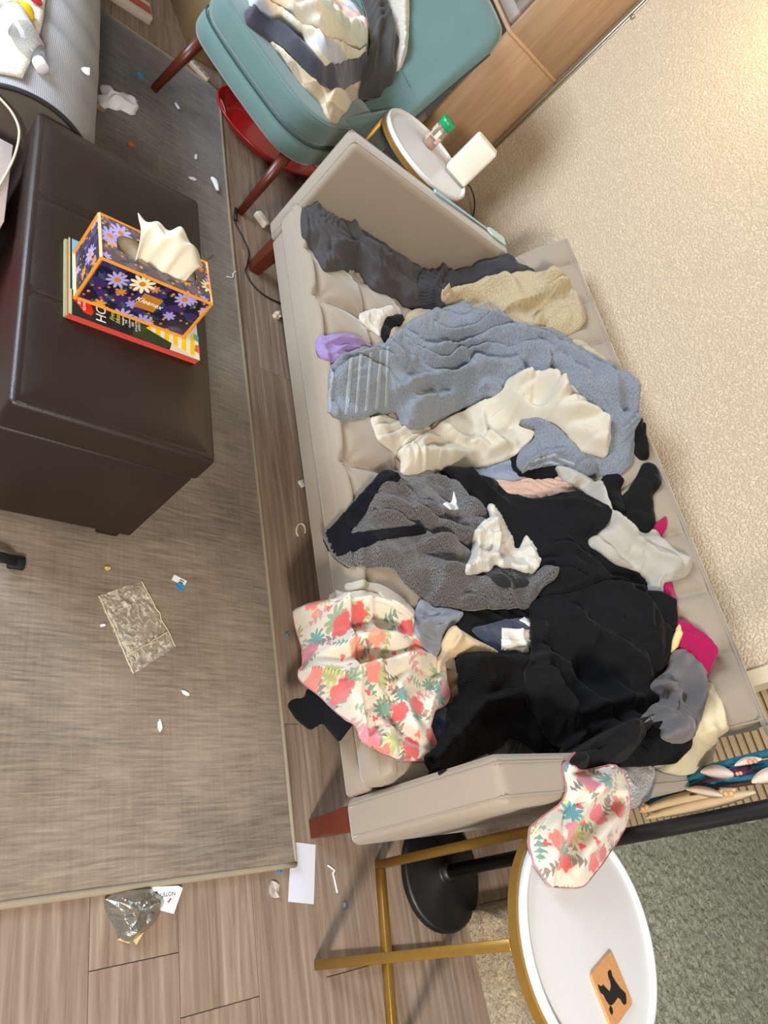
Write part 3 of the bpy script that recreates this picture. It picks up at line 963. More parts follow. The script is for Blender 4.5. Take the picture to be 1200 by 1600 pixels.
# tissue
def tissue_fn(i, j):
    # rises out of the slot (j=0) and flops back over the far edge (j=1)
    x = 0.075 + i * 0.105 + 0.055 * j * (i - 0.15)
    y = 0.040 + 0.085 * j
    z = TH - 0.010 + 0.062 * math.sin(min(1.0, j * 1.25) * math.pi * 0.60) * (0.45 + 0.55 * math.sin((0.12 + 0.76 * i) * math.pi))
    fold = 0.009 * math.sin(i * 9 + j * 2) + 0.006 * math.sin(i * 21 - j * 4)
    y += fold * (0.6 + 0.4 * j) + 0.012 * math.sin(i * 5)
    z += 0.5 * fold * j - 0.012 * j * j * (0.5 + i)
    return (x, y, z)
ts = grid_mesh('tissue', tissue_fn, 44, 24, plain('tissue_paper', (222, 214, 194), 0.9, var=0.03, bump=0.3, bscale=200), tb)
ts.modifiers.new('s', 'SOLIDIFY').thickness = 0.0012
tag(tb, 'tissue box printed with daisies and orange edges on the magazines', 'tissue box')

# ================================================================== CABINET AND FAR CORNER
CX = -3.20
def wood_mat(name, a, b):
    t = NT(name)
    v = t.obj()
    g = t.noise(t.mapping(v, (30, 30, 2.2)), 1.0, 5, 0.6, 0.5)
    t.set('Base Color', t.mix(t.ramp(g, [(0.3, (0, 0, 0, 1)), (0.7, (1, 1, 1, 1))]), lin(a), lin(b)))
    t.set('Roughness', 0.5)
    return t.m
OAK = wood_mat('light_oak', (172, 138, 106), (194, 162, 130))
cab = empty('glass_cabinet', (-3.7, 2.18, 0))
CY0 = 2.005 - 2.18
CY1 = WALL_Y - 0.006 - 2.18
GREY = plain('cabinet_grey', (150, 136, 126), 0.5)
box('side_panel', 0.48, 0.50, CY0, CY1, 0, 1.000, OAK, cab, 0.001, 1)
box('side_panel', 0.48, 0.50, CY0, CY1, 1.016, 2.2, OAK, cab, 0.001, 1)
box('shelf_edge', -0.5, 0.503, CY0 - 0.003, CY1, 1.000, 1.016, plain('oak_edge', (196, 158, 120), 0.5), cab, 0.001, 1)
box('side_panel', -0.5, -0.48, CY0, CY1, 0, 2.2, OAK, cab, 0.001, 1)
box('back_panel', -0.48, 0.48, CY1 - 0.012, CY1, 0, 2.2, plain('cabinet_inside', (70, 62, 54), 0.8), cab)
for z in (0.30, 0.64, 1.45, 1.85):
    box('shelf', -0.48, 0.48, CY0 + 0.02, CY1 - 0.012, z, z + 0.018, OAK, cab)
dr = box('door_frame', -0.48, 0.48, CY0 - 0.018, CY0, 1.03, 1.085, GREY, cab, 0.001, 1)
box('door_stile', 0.42, 0.48, CY0 - 0.018, CY0, 1.085, 2.2, GREY, cab, 0.001, 1)
box('door_pane', -0.48, 0.42, CY0 - 0.012, CY0 - 0.008, 1.085, 2.2, plain('smoky_glass', (120, 112, 84), 0.1, alpha=0.75), dr)
tag(cab, 'light oak display cabinet with a grey framed glass door', 'cabinet')
rail = empty('wall_rail', (-3.185, WALL_Y, 0))
RM = plain('aluminium', (176, 168, 152), 0.3, metal=0.8)
box('channel', 0.0, 0.022, -0.010, 0.0, 0.02, 2.3, RM, rail, 0.001, 1)
box('channel', 0.026, 0.034, -0.006, 0.0, 0.02, 2.3, RM, rail, 0.001, 1)
box('clip', 0.034, 0.052, -0.012, 0.0, 1.395, 1.412, RM, rail, 0.002, 1)
tag(rail, 'slim aluminium rail running up the wall beside the cabinet', 'rail')
# wall sconce above the sofa (its globe lights the wall)
sco = empty('wall_sconce', (-2.35, WALL_Y, 2.0))
def glow():
    t = NT('lit_globe')
    t.set('Base Color', (1, 0.9, 0.7, 1)); t.set('Emission Color', (1.0, 0.76, 0.42, 1)); t.set('Emission Strength', 78.0)
    return t.m
lathe('backplate', [(0, -0.05), (0.05, -0.05), (0.05, 0.05), (0, 0.05)], BRASS, sco, 24).scale = (1, 0.25, 1.2)
tube('arm', [(0, -0.01, 0.0), (0, -0.18, 0.02), (0, -0.33, 0.10), (0, -0.35, 0.10)], 0.008, BRASS, sco, 8)
lathe('globe', [(0.07 * math.sin(k * math.pi / 12), -0.07 * math.cos(k * math.pi / 12)) for k in range(13)], glow(), sco, 24, (0, -0.35, 0.02))
tag(sco, 'brass wall sconce with a glowing globe above the sofa', 'wall lamp')
# plants in the cabinet
for px, py in ((757, 8), (764, 16)):
    c = onx(px, py, -3.3)
pt = empty('cabinet_plant', (-3.36, 2.13, 0.658))
lathe('pot', [(0, 0), (0.04, 0), (0.05, 0.08), (0.046, 0.08), (0.04, 0.07), (0, 0.07)], plain('pot_dark', (70, 62, 52), 0.7), pt, 20)
LEAF = plain('leaf_green', (104, 118, 74), 0.6, var=0.3)
for k in range(14):
    a = k * 2.4
    r = 0.03 + 0.05 * (k % 4) / 3
    z = 0.10 + 0.012 * k
    d = Vector((math.cos(a), math.sin(a) - 0.2, 0.5)).normalized()
    b_ = Vector((0, 0, 0.06)); t_ = Vector((math.cos(a) * r, math.sin(a) * r, z)); s_ = d.cross(Vector((0, 0, 1))).normalized() * 0.012
    m_ = (b_ + t_) / 2 + Vector((0, 0, 0.02))
    mesh('leaf', [b_, m_ - s_, m_ + s_, t_, m_ + Vector((0, 0, 0.004))], [(0, 1, 4), (0, 4, 2), (1, 3, 4), (2, 4, 3)], LEAF, pt)
tag(pt, 'small leafy plant inside the cabinet behind the chair back', 'plant')
bb = empty('storage_tub', (-3.02, 1.93, 0))
hexa('tub', [(-0.13, -0.1, 0), (0.10, -0.1, 0), (0.10, 0.1, 0), (-0.13, 0.1, 0), (-0.15, -0.12, 0.33), (0.12, -0.12, 0.33), (0.12, 0.12, 0.33), (-0.15, 0.12, 0.33)], plain('tub_blue', (60, 74, 104), 0.4), bb, 0.01)
box('lid', -0.16, 0.13, -0.13, 0.13, 0.33, 0.35, plain('tub_lid', (84, 96, 120), 0.4), bb, 0.006, 2)
tag(bb, 'blue lidded tub wedged between the teal chair and cabinet', 'tub')

# ================================================================== TEAL CHAIR
TEAL = fabric('teal_velvet', (90, 114, 110), 'velvet', 0.10)
e_ = np.array([0.772, 0.635]); n_ = np.array([0.635, -0.772])
chair = empty('teal_armchair', (-2.873, 1.243, 0), math.atan2(e_[1], e_[0]))   # local x = width, local -y = front
def ccurve(w, d0, d1, z0, z1, name, rnd=0.10, bevel=0.03, seg=4, par=None):
    """rounded-front slab: front at y=-d1"""
    poly = []
    for (cx, cy, a0) in ((w - rnd, -d1 + rnd, -90), (w - 0.06, d0 - 0.06, 0), (-w + 0.06, d0 - 0.06, 90), (-w + rnd, -d1 + rnd, 180)):
        r = rnd if cy < 0 else 0.06
        for k in range(9):
            a = math.radians(a0 + k * 90 / 8)
            poly.append((cx + r * math.cos(a), cy + r * math.sin(a)))
    pq = []
    for k in range(len(poly)):
        a, b = poly[k], poly[(k + 1) % len(poly)]
        m_ = max(1, int(math.hypot(b[0] - a[0], b[1] - a[1]) / 0.03))
        for q in range(m_):
            pq.append((a[0] + (b[0] - a[0]) * q / m_, a[1] + (b[1] - a[1]) * q / m_))
    poly = pq
    # bowed front
    poly = [(x, y - (0.03 * (1 - (x / w) ** 2) if y < -0.1 else 0)) for x, y in poly]
    bm = bmesh.new()
    rings = []
    for k in range(seg + 1):
        a = math.pi / 2 * k / seg
        rings.append((bevel * (1 - math.sin(a)), z0 + bevel * (1 - math.cos(a))))
    for k in range(seg + 1):
        a = math.pi / 2 * k / seg
        rings.append((bevel * (1 - math.cos(a)), z1 - bevel * (1 - math.sin(a))))
    n = len(poly)
    cx0 = sum(p[0] for p in poly) / n; cy0 = sum(p[1] for p in poly) / n
    vv = []
    for ins, z in rings:
        ring = []
        for x, y in poly:
            dd = math.hypot(x - cx0, y - cy0)
            f = (dd - ins) / dd
            ring.append(bm.verts.new((cx0 + (x - cx0) * f, cy0 + (y - cy0) * f, z)))
        vv.append(ring)
    for a, b in zip(vv[:-1], vv[1:]):
        for k in range(n):
            bm.faces.new((a[k], a[(k + 1) % n], b[(k + 1) % n], b[k]))
    ct = bm.verts.new((cx0, cy0, z1 + 0.006)); cb = bm.verts.new((cx0, cy0, z0))
    for k in range(n):
        bm.faces.new((vv[-1][k], vv[-1][(k + 1) % n], ct))
        bm.faces.new((vv[0][(k + 1) % n], vv[0][k], cb))
    me = bpy.data.meshes.new(name); bm.to_mesh(me); bm.free()
    uvfrom(me, boxuv)
    o = link(name, me, TEAL, par or chair, True)
    return o, poly
sb_, _ = ccurve(0.335, 0.27, 0.30, 0.295, 0.388, 'seat_base', 0.13, 0.035)
sc_, poly = ccurve(0.325, 0.24, 0.305, 0.390, 0.497, 'seat_cushion', 0.13, 0.028)
tube('piping', [(x * 0.975, y * 0.975, 0.487) for x, y in poly[::3]], 0.004, TEAL, chair, 6, cyclic=True, sub=3)
tube('seam', [(x * 0.998, y * 0.998, 0.389) for x, y in poly[::3]], 0.003, plain('teal_shadow_cord', (36, 62, 62), 0.9), chair, 6, cyclic=True, sub=3)  # darker teal cord paints the shadow line between base and cushion
def back_fn(i, j):
    # closed loop j around thickness, i across width
    x = -0.345 + i * 0.73
    x -= max(0.0, x - 0.30) / 0.085 * 0.04 * (0.5 + 0.5 * math.cos(2 * math.pi * j))
    edge = min(i, 1 - i) * 0.73
    topz = 1.075 - 0.03 * (abs(2 * i - 1)) ** 3
    # outline corner rounding
    rr = 0.07
    if edge < rr:
        topz -= rr - math.sqrt(max(0, rr * rr - (rr - edge) ** 2))
    a = 2 * math.pi * j
    th_ = 0.055 * min(1, (edge + 0.004) / 0.03) ** 0.5
    s = 0.5 - 0.5 * math.cos(a)                 # 0 bottom .. 1 top
    side = math.sin(a)
    z = 0.30 + (topz - 0.30) * s
    yb = 0.255 + (z - 0.30) * 0.22
    curve = -0.05 * (2 * i - 1) ** 2
    q = math.copysign(abs(side) ** 0.45, side)
    return (x, yb + curve - q * th_, z)
bk = grid_mesh('backrest', back_fn, 40, 60, TEAL, chair, True, lambda i, j: (i * 0.7, j * 1.4))
tube('back_seam', [(-0.33 + 0.66 * k / 10, back_fn(k / 10, 0.25)[1] - 0.0015 - (0.02 if k in (0, 10) else 0) * 0, back_fn(k / 10, 0.25)[2]) for k in range(1, 10)], 0.0016, plain('teal_seam', (70, 98, 96), 0.9), chair, 5)
for sx in (-1, 1):
    def arm_fn(i, j, sx=sx):
        y = 0.26 - i * 0.36
        zt = 0.61 - 0.13 * i ** 1.6
        a = 2 * math.pi * j
        r = 0.040 * (1 - 0.35 * i) * (1 if i < 0.93 else max(0.05, (1 - i) / 0.07))
        c = 0.36 + (zt - 0.36) * (0.5 - 0.5 * math.cos(a))
        return (sx * (0.322 - 0.04 * i ** 2) + r * math.copysign(abs(math.sin(a)) ** 0.6, math.sin(a)), y, c)
    grid_mesh('arm', arm_fn, 20, 24, TEAL, chair, True, lambda i, j: (i * 0.4, j * 0.5))
for sx in (-1, 1):
    for sy in (-1, 1):
        tx_, ty_ = sx * 0.265, (-0.225 if sy < 0 else 0.20)
        bx, by = sx * 0.29, (-0.285 if sy < 0 else 0.27)
        zb = RZ if (sx < 0 and sy < 0) else 0.0
        tube('leg', [(tx_, ty_, 0.305), (bx, by, zb)], lambda s: 0.024 - 0.009 * s, LEGM, chair, 16, sub=1)
tag(chair, 'teal velvet armchair with tapered wooden legs holding folded blankets', 'armchair')

# red tray under the chair
RED = plain('red_plastic_tray', (170, 22, 26), 0.3, coat=0.3)
tr = empty('plastic_tray', (-3.09, 1.40, 0.002), 1.72)
def tray_fn(i, j):
    a = 2 * math.pi * i
    r = j
    A, B = 0.29, 0.215
    x, y = A * r * math.cos(a), B * r * math.sin(a)
    z = 0.002 if r < 0.7 else 0.002 + 0.055 * ((r - 0.7) / 0.3) ** 1.6
    return (x, y, z)
tro = grid_mesh('dish', tray_fn, 64, 16, RED, tr)
tro.modifiers.new('s', 'SOLIDIFY').thickness = 0.004
tube('rim', [(0.292 * math.cos(a), 0.217 * math.sin(a), 0.057) for a in [2 * math.pi * k / 40 for k in range(40)]], 0.006, RED, tr, 8, cyclic=True, sub=2)
for s in (-1, 1):
    tube('handle_slot', [(s * 0.262 + 0.012 * math.cos(b), 0.05 * math.sin(b), 0.044 + 0.006 * s * math.cos(b)) for b in [2 * math.pi * k / 16 for k in range(16)]], 0.003, plain('slot_edge', (214, 150, 140), 0.4), tr, 6, cyclic=True, sub=2)
tag(tr, 'shallow red oval plastic tray on the floor under the teal chair', 'tray')

# red printed box, tan carton, remote behind the rug
rbk = empty('printed_box', tuple(onz(222, 22, 0.0)), 0.0)
d0 = onz(233, 40, 0.0); d1 = onz(180, 6, 0.0)
rbk.location = tuple(d0)
rbk.rotation_euler = (0, 0, math.atan2(d1[1] - d0[1], d1[0] - d0[0]))
WBX = plain('box_cream', (206, 192, 180), 0.5); RBX = plain('box_red', (170, 62, 48), 0.45)
box('carton', 0, 0.34, -0.24, 0, 0, 0.035, WBX, rbk, 0.001, 1)
box('cover_print', 0.004, 0.15, -0.23, -0.02, 0.035, 0.0362, RBX, rbk)
box('cover_print', 0.16, 0.33, -0.23, -0.02, 0.035, 0.0360, plain('box_grey', (150, 140, 140), 0.5), rbk)
box('cover_band', 0.004, 0.06, -0.10, -0.075, 0.0362, 0.0368, WBX, rbk)
text('lettering', '3', 0.05, WBX, rbk, Matrix.Translation((0.10, -0.055, 0.037)))
tag(rbk, 'flat red and cream printed box on the planks past the rug', 'box')
tc = empty('tan_carton', (-3.62, 1.22, 0), 0.25)
TAN = plain('tan_card', (124, 102, 68), 0.8)
box('carton', -0.2, 0.2, -0.25, 0.2, 0, 0.42, TAN, tc, 0.004, 1)
box('flap', -0.2, 0.0, -0.25, 0.2, 0.42, 0.424, TAN, tc)
box('flap', 0.002, 0.2, -0.25, 0.2, 0.42, 0.423, TAN, tc)
tag(tc, 'tan cardboard carton standing behind the teal chair', 'carton')
rm = empty('power_strip', tuple(onz(310, 115, 0.0)), 1.0)
box('case', -0.05, 0.05, -0.018, 0.018, 0, 0.022, plain('strip_white', (188, 176, 162), 0.5), rm, 0.005, 2)
for k in (-1, 0, 1):
    box('socket', k * 0.03 - 0.008, k * 0.03 + 0.008, -0.008, 0.008, 0.022, 0.0226, plain('strip_grey', (140, 132, 122), 0.5), rm)
tag(rm, 'small grey-white power strip at the rug edge by the chair leg', 'power strip')

# ================================================================== ITEMS ON THE FAR TABLE
FZ = 0.6125
jar = empty('spice_jar', (float(onz(668, 226, FZ)[0]) , float(onz(668, 226, FZ)[1]) , FZ))
def jar_glass():
    t = NT('jar_plastic')
    t.set('Base Color', (0.9, 0.86, 0.8, 1)); t.set('Roughness', 0.1); t.set('Transmission Weight', 0.85); t.set('IOR', 1.2)
    return t.m
JR = 0.030
lathe('body', [(0, 0.001), (JR - 0.002, 0.001), (JR, 0.004), (JR, 0.088), (JR - 0.004, 0.094), (JR - 0.004, 0.100)], jar_glass(), jar, 32)
lathe('contents', [(0, 0.003), (JR - 0.003, 0.003), (JR - 0.003, 0.030), (0.01, 0.036), (0, 0.034)], plain('pink_salt', (196, 132, 108), 0.8, var=0.4, nscale=160, bump=0.8, bscale=160), jar, 28)
lathe('lid', [(0, 0.128), (JR, 0.128), (JR + 0.002, 0.126), (JR + 0.002, 0.098), (JR - 0.002, 0.096), (0, 0.096)], plain('green_lid', (18, 150, 92), 0.35), jar, 32)
def arc_label(name, a0, a1, z0, z1, mat):
    v_, f_ = [], []
    for k in range(9):
        a = math.radians(a0 + (a1 - a0) * k / 8)
        v_ += [((JR + 0.0006) * math.cos(a), (JR + 0.0006) * math.sin(a), z0), ((JR + 0.0006) * math.cos(a), (JR + 0.0006) * math.sin(a), z1)]
    for k in range(8):
        f_.append((2 * k, 2 * k + 2, 2 * k + 3, 2 * k + 1))
    return mesh(name, v_, f_, mat, jar, True)
arc_label('label_panel', 225, 290, 0.016, 0.088, plain('label_tan', (196, 170, 140), 0.5))
arc_label('label_logo', 238, 270, 0.044, 0.058, plain('label_blue', (42, 74, 140), 0.5))
arc_label('label_panel', 320, 350, 0.046, 0.082, plain('label_cream', (230, 216, 196), 0.5))
arc_label('label_panel', 350, 385, 0.030, 0.058, plain('label_pink', (222, 190, 180), 0.5))
tag(jar, 'clear spice jar with a green lid on the far side table', 'jar')
ra = onz(693, 264, FZ); rbq = onz(722, 297, FZ)
rx_ = np.array([rbq[0] - ra[0], rbq[1] - ra[1]]); rl = float(np.linalg.norm(rx_))
rt = empty('wifi_router', (float(ra[0]), float(ra[1]), FZ), math.atan2(rx_[1], rx_[0]))
RWH = plain('router_white', (232, 224, 206), 0.45, var=0.02)
RH = 0.19
box('shell', 0.0, rl, 0.0, 0.062, 0.008, RH, RWH, rt, 0.012, 4)
box('foot', 0.006, rl - 0.006, 0.006, 0.056, 0.0, 0.008, plain('router_grey', (150, 142, 130), 0.6), rt, 0.002, 1)
GRI = plain('router_grille', (198, 190, 168), 0.6)
for a in range(12):
    for b in range(5):
        x = 0.014 + a * (rl - 0.028) / 11; y = 0.013 + b * 0.009
        box('vent_hole', x - 0.0025, x + 0.0025, y - 0.0022, y + 0.0022, RH, RH + 0.0006, GRI, rt)
tag(rt, 'white upright wifi router on the far side table', 'router')
cb = [onz(728, 287, 0.60), ony(735, 293, 2.10), ony(741, 310, 2.22), ony(741, 328, 2.30), ony(737, 345, 2.34), ony(730, 375, 2.34)]
tag(tube('router_cable', cb, 0.0035, plain('black_cable', (28, 22, 18), 0.5), None, 8), 'black router cable dropping behind the sofa arm', 'cable')
AZ = 0.6465
sp = empty('silicone_spatula', tuple(onz(700, 315, AZ)))
a0 = onz(677, 300, AZ); a1 = onz(783, 376, AZ)
dd = a1 - a0
sp.location = tuple(a0)
sp.rotation_euler = (0, 0, math.atan2(dd[1], dd[0]))
Ls = float(np.linalg.norm(dd[:2]))
BLU = plain('pale_blue_silicone', (150, 192, 208), 0.45)
tube('handle', [(0.0, 0, 0.006), (0.05, 0, 0.0065), (Ls * 0.5, 0, 0.006), (Ls * 0.78, 0, 0.0055)], lambda s: 0.0095 - 0.0045 * s, BLU, sp, 10, 0.6)
prism('blade', [(Ls * 0.76, -0.006), (Ls * 0.82, -0.022), (Ls * 1.02, -0.026), (Ls * 1.04, 0.02), (Ls * 0.82, 0.022), (Ls * 0.76, 0.006)], 0.003, 0.010, plain('mint_silicone', (186, 214, 208), 0.5), sp, 0.002)
tag(sp, 'pale blue silicone spatula resting on the far sofa arm', 'spatula')

# ================================================================== COASTER ON THE NEAR TABLE
ct = onz(955, 1543, FZ + 0.004)
cp = [onz(952, 1484, FZ + 0.004), onz(990, 1577, FZ + 0.004), onz(922, 1524, FZ + 0.004)]
ctr = onz(956, 1546, FZ + 0.004)
ax = cp[1] - cp[0]
co = empty('cork_coaster', (float(ctr[0]), float(ctr[1]), 0.6122), math.atan2(ax[1], ax[0]))
def rsq(h, r, n=6):
    out = []
    for cx, cy, a in ((h - r, h - r, 0), (-h + r, h - r, 90), (-h + r, -h + r, 180), (h - r, -h + r, 270)):
        for k in range(n + 1):
            q = math.radians(a + 90 * k / n)
            out.append((cx + r * math.cos(q), cy + r * math.sin(q)))
    return out
CORK = plain('cork', (196, 142, 92), 0.85, var=0.3, nscale=220, bump=0.5, bscale=400)
prism('cork_pad', rsq(0.049, 0.010), 0, 0.006, CORK, co, 0.001)
lab = Matrix.Rotation(-math.atan2(ax[1], ax[0]), 2)
def dog(pl):
    out = []
    for px, py in pl:
        w = onz(860 + px / 7.06, 1450 + py / 7.06, FZ + 0.006)
        v = lab @ Vector((w[0] - ctr[0], w[1] - ctr[1]))
        out.append((v.x, v.y))
    return out
BLK = plain('print_black', (28, 26, 26), 0.6)
prism('dog_print', dog([(650, 462), (672, 470), (680, 520), (720, 590), (770, 660), (830, 720), (840, 790), (838, 835), (815, 850), (795, 830), (775, 790), (745, 765), (710, 820), (680, 850), (650, 850), (610, 790), (585, 738), (555, 715), (530, 660), (525, 625), (540, 625), (550, 645), (575, 635), (582, 618), (595, 640), (630, 675), (655, 700), (668, 640), (660, 590), (640, 540), (632, 490)][::-1]), 0.006, 0.0064, BLK, co)
prism('dog_print', dog([(655, 865), (668, 858), (685, 885), (692, 930), (680, 962), (660, 935), (648, 895)][::-1]), 0.006, 0.0064, BLK, co)
tag(co, 'square cork coaster with a black dog silhouette', 'coaster')

# ================================================================== FLOOR LAMP, DREAMCATCHER, GREEN CARPET, PET BED
pb = onz(697, 1362, 0.03)
lampo = empty('floor_lamp', (float(pb[0]), float(pb[1]), 0))
LB = plain('lamp_black', (15, 15, 17), 0.45)
lathe('base', [(0, 0.0), (0.147, 0.0), (0.150, 0.004), (0.150, 0.018), (0.142, 0.024), (0.03, 0.030), (0.026, 0.036), (0.024, 0.05), (0.018, 0.052), (0, 0.052)], LB, lampo, 56)
lathe('pole', [(0, 0.03), (0.0175, 0.03), (0.0175, 1.86), (0, 1.86)], LB, lampo, 24)
lathe('shade', [(0.06, 1.86), (0.15, 2.02), (0.148, 2.024), (0.055, 1.866), (0, 1.866), (0, 1.86), (0.06, 1.86)], LB, lampo, 40)
tag(lampo, 'black floor lamp with a round base between sofa and side table', 'floor lamp')

dc = empty('dreamcatcher', (0, 0, 0))
Yd = 2.02
CORDS = [((1005, 1250), (1130, 1195), (1230, 1172), 0.009, (16, 92, 112)), ((1010, 1256), (1120, 1210), (1230, 1190), 0.010, (20, 100, 124)),
         ((1030, 1262), (1130, 1222), (1230, 1205), 0.010, (18, 88, 112)), ((1060, 1240), (1140, 1207), (1230, 1186), 0.008, (64, 28, 58)),
         ((1040, 1250), (1120, 1216), (1230, 1196), 0.007, (70, 30, 60)), ((1012, 1262), (1100, 1236), (1230, 1214), 0.006, (56, 26, 24)),
         ((1020, 1254), (1110, 1222), (1230, 1202), 0.007, (24, 110, 136)), ((1085, 1205), (1150, 1188), (1230, 1168), 0.008, (16, 92, 112))]
for k, (a, b, c, r, col) in enumerate(CORDS):
    tube('cord', [ony(*a, Yd + 0.006 * k), ony(*b, Yd + 0.01 * math.sin(k)), ony(*c, Yd + 0.006 * k)], lambda s, r=r: r * (0.55 + 0.45 * min(1, s * 3)), plain('yarn_%d_%d' % (col[0], col[1]), col, 0.8, bump=0.5, bscale=240), dc, 8)
def feather(tip, root, wpx, y, col):
    T, Rr = ony(*tip, y), ony(*root, y)
    d = T - Rr
    L = np.linalg.norm(d); d = d / L
    s = np.cross(d, RC[2]); s /= np.linalg.norm(s)
    n2 = np.cross(s, d)
    v_, f_ = [], []
    for k in range(9):
        t = k / 8
        w = wpx * 0.0017 * math.sin(math.pi * min(1, t * 0.93 + 0.05)) ** 0.7
        p = Rr + d * L * t
        v_ += [p - s * w + n2 * 0.006 * math.sin(t * 3), p + n2 * 0.004, p + s * w + n2 * 0.006 * math.sin(t * 3), p - n2 * 0.004]
    for k in range(8):
        q = 4 * k
        f_ += [(q, q + 4, q + 5, q + 1), (q + 1, q + 5, q + 6, q + 2), (q, q + 3, q + 7, q + 4), (q + 2, q + 6, q + 7, q + 3)]
    mesh('feather', v_, f_, col, dc, True)
FTH = plain('cream_feather', (214, 196, 178), 0.85, var=0.1); FTH2 = plain('tan_feather', (198, 174, 138), 0.85)
feather((1095, 1206), (1146, 1210), 12, Yd - 0.03, plain('pale_feather', (206, 190, 182), 0.85))
feather((1072, 1233), (1130, 1243), 8, Yd - 0.03, FTH)
feather((1000, 1268), (1150, 1234), 14, Yd - 0.005, FTH2)
feather((1010, 1278), (1180, 1238), 13, Yd, FTH2)
feather((1175, 1222), (1240, 1205), 14, Yd - 0.03, FTH)
feather((1148, 1196), (1190, 1186), 7, Yd - 0.02, FTH)
BEAD = plain('wood_bead', (206, 160, 108), 0.5); BEADP = plain('rose_bead', (206, 140, 120), 0.5)
def bead(px, py, y, r, m):
    w = ony(px, py, y)
    lathe('bead', [(r * math.sin(k * math.pi / 8), -r * math.cos(k * math.pi / 8)) for k in range(9)], m, dc, 12, tuple(map(float, w)))
for q in ((1134, 1240, 0.008), (1142, 1240, 0.008), (1004, 1263, 0.008), (1010, 1261, 0.008)):
    bead(q[0], q[1], Yd - 0.04, q[2], BEAD)
for q in ((1172, 1190, 0.007), (1180, 1189, 0.006), (1152, 1209, 0.005), (1157, 1208, 0.005)):
    bead(q[0], q[1], Yd - 0.04, q[2], BEADP)
tag(dc, 'teal and purple yarn hanging with feathers and beads beside the lamp', 'wall hanging')

def green_mat():
    t = NT('sage_shag')
    v = t.obj()
    n1 = t.noise(v, 40, 4, 0.7, 2.2)
    n2 = t.noise(v, 3.5, 3)
    c = t.ramp(n1, [(0.37, lin((76, 80, 60))), (0.46, lin((158, 164, 138))), (0.60, lin((204, 207, 184)))])
    t.set('Base Color', t.mix(t.math('MULTIPLY', n2, 0.25), c, lin((170, 178, 152))))
    t.set('Roughness', 0.95)
    t.set('Sheen Weight', 0.4)
    t.bump(n1, 1.0, 0.012)
    return t.m
def shag_fn(i, j):
    x = -0.12 + i * 1.75
    y = 2.30 + j * 2.5
    e = min(1, min(i * 1.75, (1 - i) * 1.75, j * 2.5, (1 - j) * 2.5) / 0.03)
    z = 0.004 + (0.022 + 0.012 * mnoise.noise(Vector((x * 55, y * 55, 0))) + 0.006 * mnoise.noise(Vector((x * 24, y * 24, 5)))) * e
    return (x, y, max(0.002, z))
gr = grid_mesh('shag_carpet', shag_fn, 200, 280, green_mat())
tag(gr, 'sage green shag carpet on the floor behind the near side table', 'carpet')

SHERPA = fabric('beige_sherpa', (176, 160, 132), 'terry', 0.2)
def sherpa_mat():
    t = NT('sherpa_curl')
    v = t.obj()
    n1 = t.noise(v, 75, 3, 0.6, 1.5)
    t.set('Base Color', t.ramp(n1, [(0.35, lin((136, 118, 92))), (0.62, lin((186, 170, 142)))]))
    t.set('Roughness', 0.95); t.set('Sheen Weight', 0.4)
    t.bump(n1, 1.0, 0.010)
    return t.m
SHM = sherpa_mat()
pbk = empty('pet_bed', (0.42, 2.02, 0))
def bed_fn(i, j):
    x = -0.33 + i * 0.72
    y = -0.265 + j * 0.53
    e = min((i) * 0.72, (1 - i) * 0.72, j * 0.53, (1 - j) * 0.53)
    r = 0.05
    z = 0.085 if e > r else 0.085 - (r - math.sqrt(max(0, r * r - (r - e) ** 2)))
    if e < 1e-6: z = 0.0
    z += 0.006 * mnoise.noise(Vector((x * 35, y * 35, 1))) * min(1, e / 0.02)
    xx = x + 0.06 * (j - 0.5) * 0
    return (xx, y + 0.05 * (i - 0.2), max(0.0, z))
grid_mesh('cushion', bed_fn, 110, 80, SHM, pbk)
tube('piping', [(-0.33 + 0.006, -0.265 + 0.53 * k / 12, 0.045) for k in range(13)], 0.005, SHM, pbk, 6)
tag(pbk, 'beige sherpa pet bed on the floor under the near side table', 'pet bed')
# cream bowl behind the lamp pole
pq_ = onz(1160, 1276, 0.29)
bw = empty('cream_planter', (float(pq_[0]) - 0.25, float(pq_[1]) + 0.08, 0.02))
lathe('bowl', [(0, 0), (0.14, 0), (0.24, 0.12), (0.27, 0.26), (0.262, 0.262), (0.23, 0.13), (0.13, 0.02), (0, 0.02)], plain('cream_ceramic', (206, 200, 180), 0.5), bw, 48)
lathe('rim', [(0.258, 0.256), (0.276, 0.256), (0.278, 0.272), (0.262, 0.276), (0.258, 0.256)], plain('cream_ceramic', (206, 200, 180), 0.5), bw, 48)
tag(bw, 'cream round planter half hidden behind the black lamp pole', 'planter')

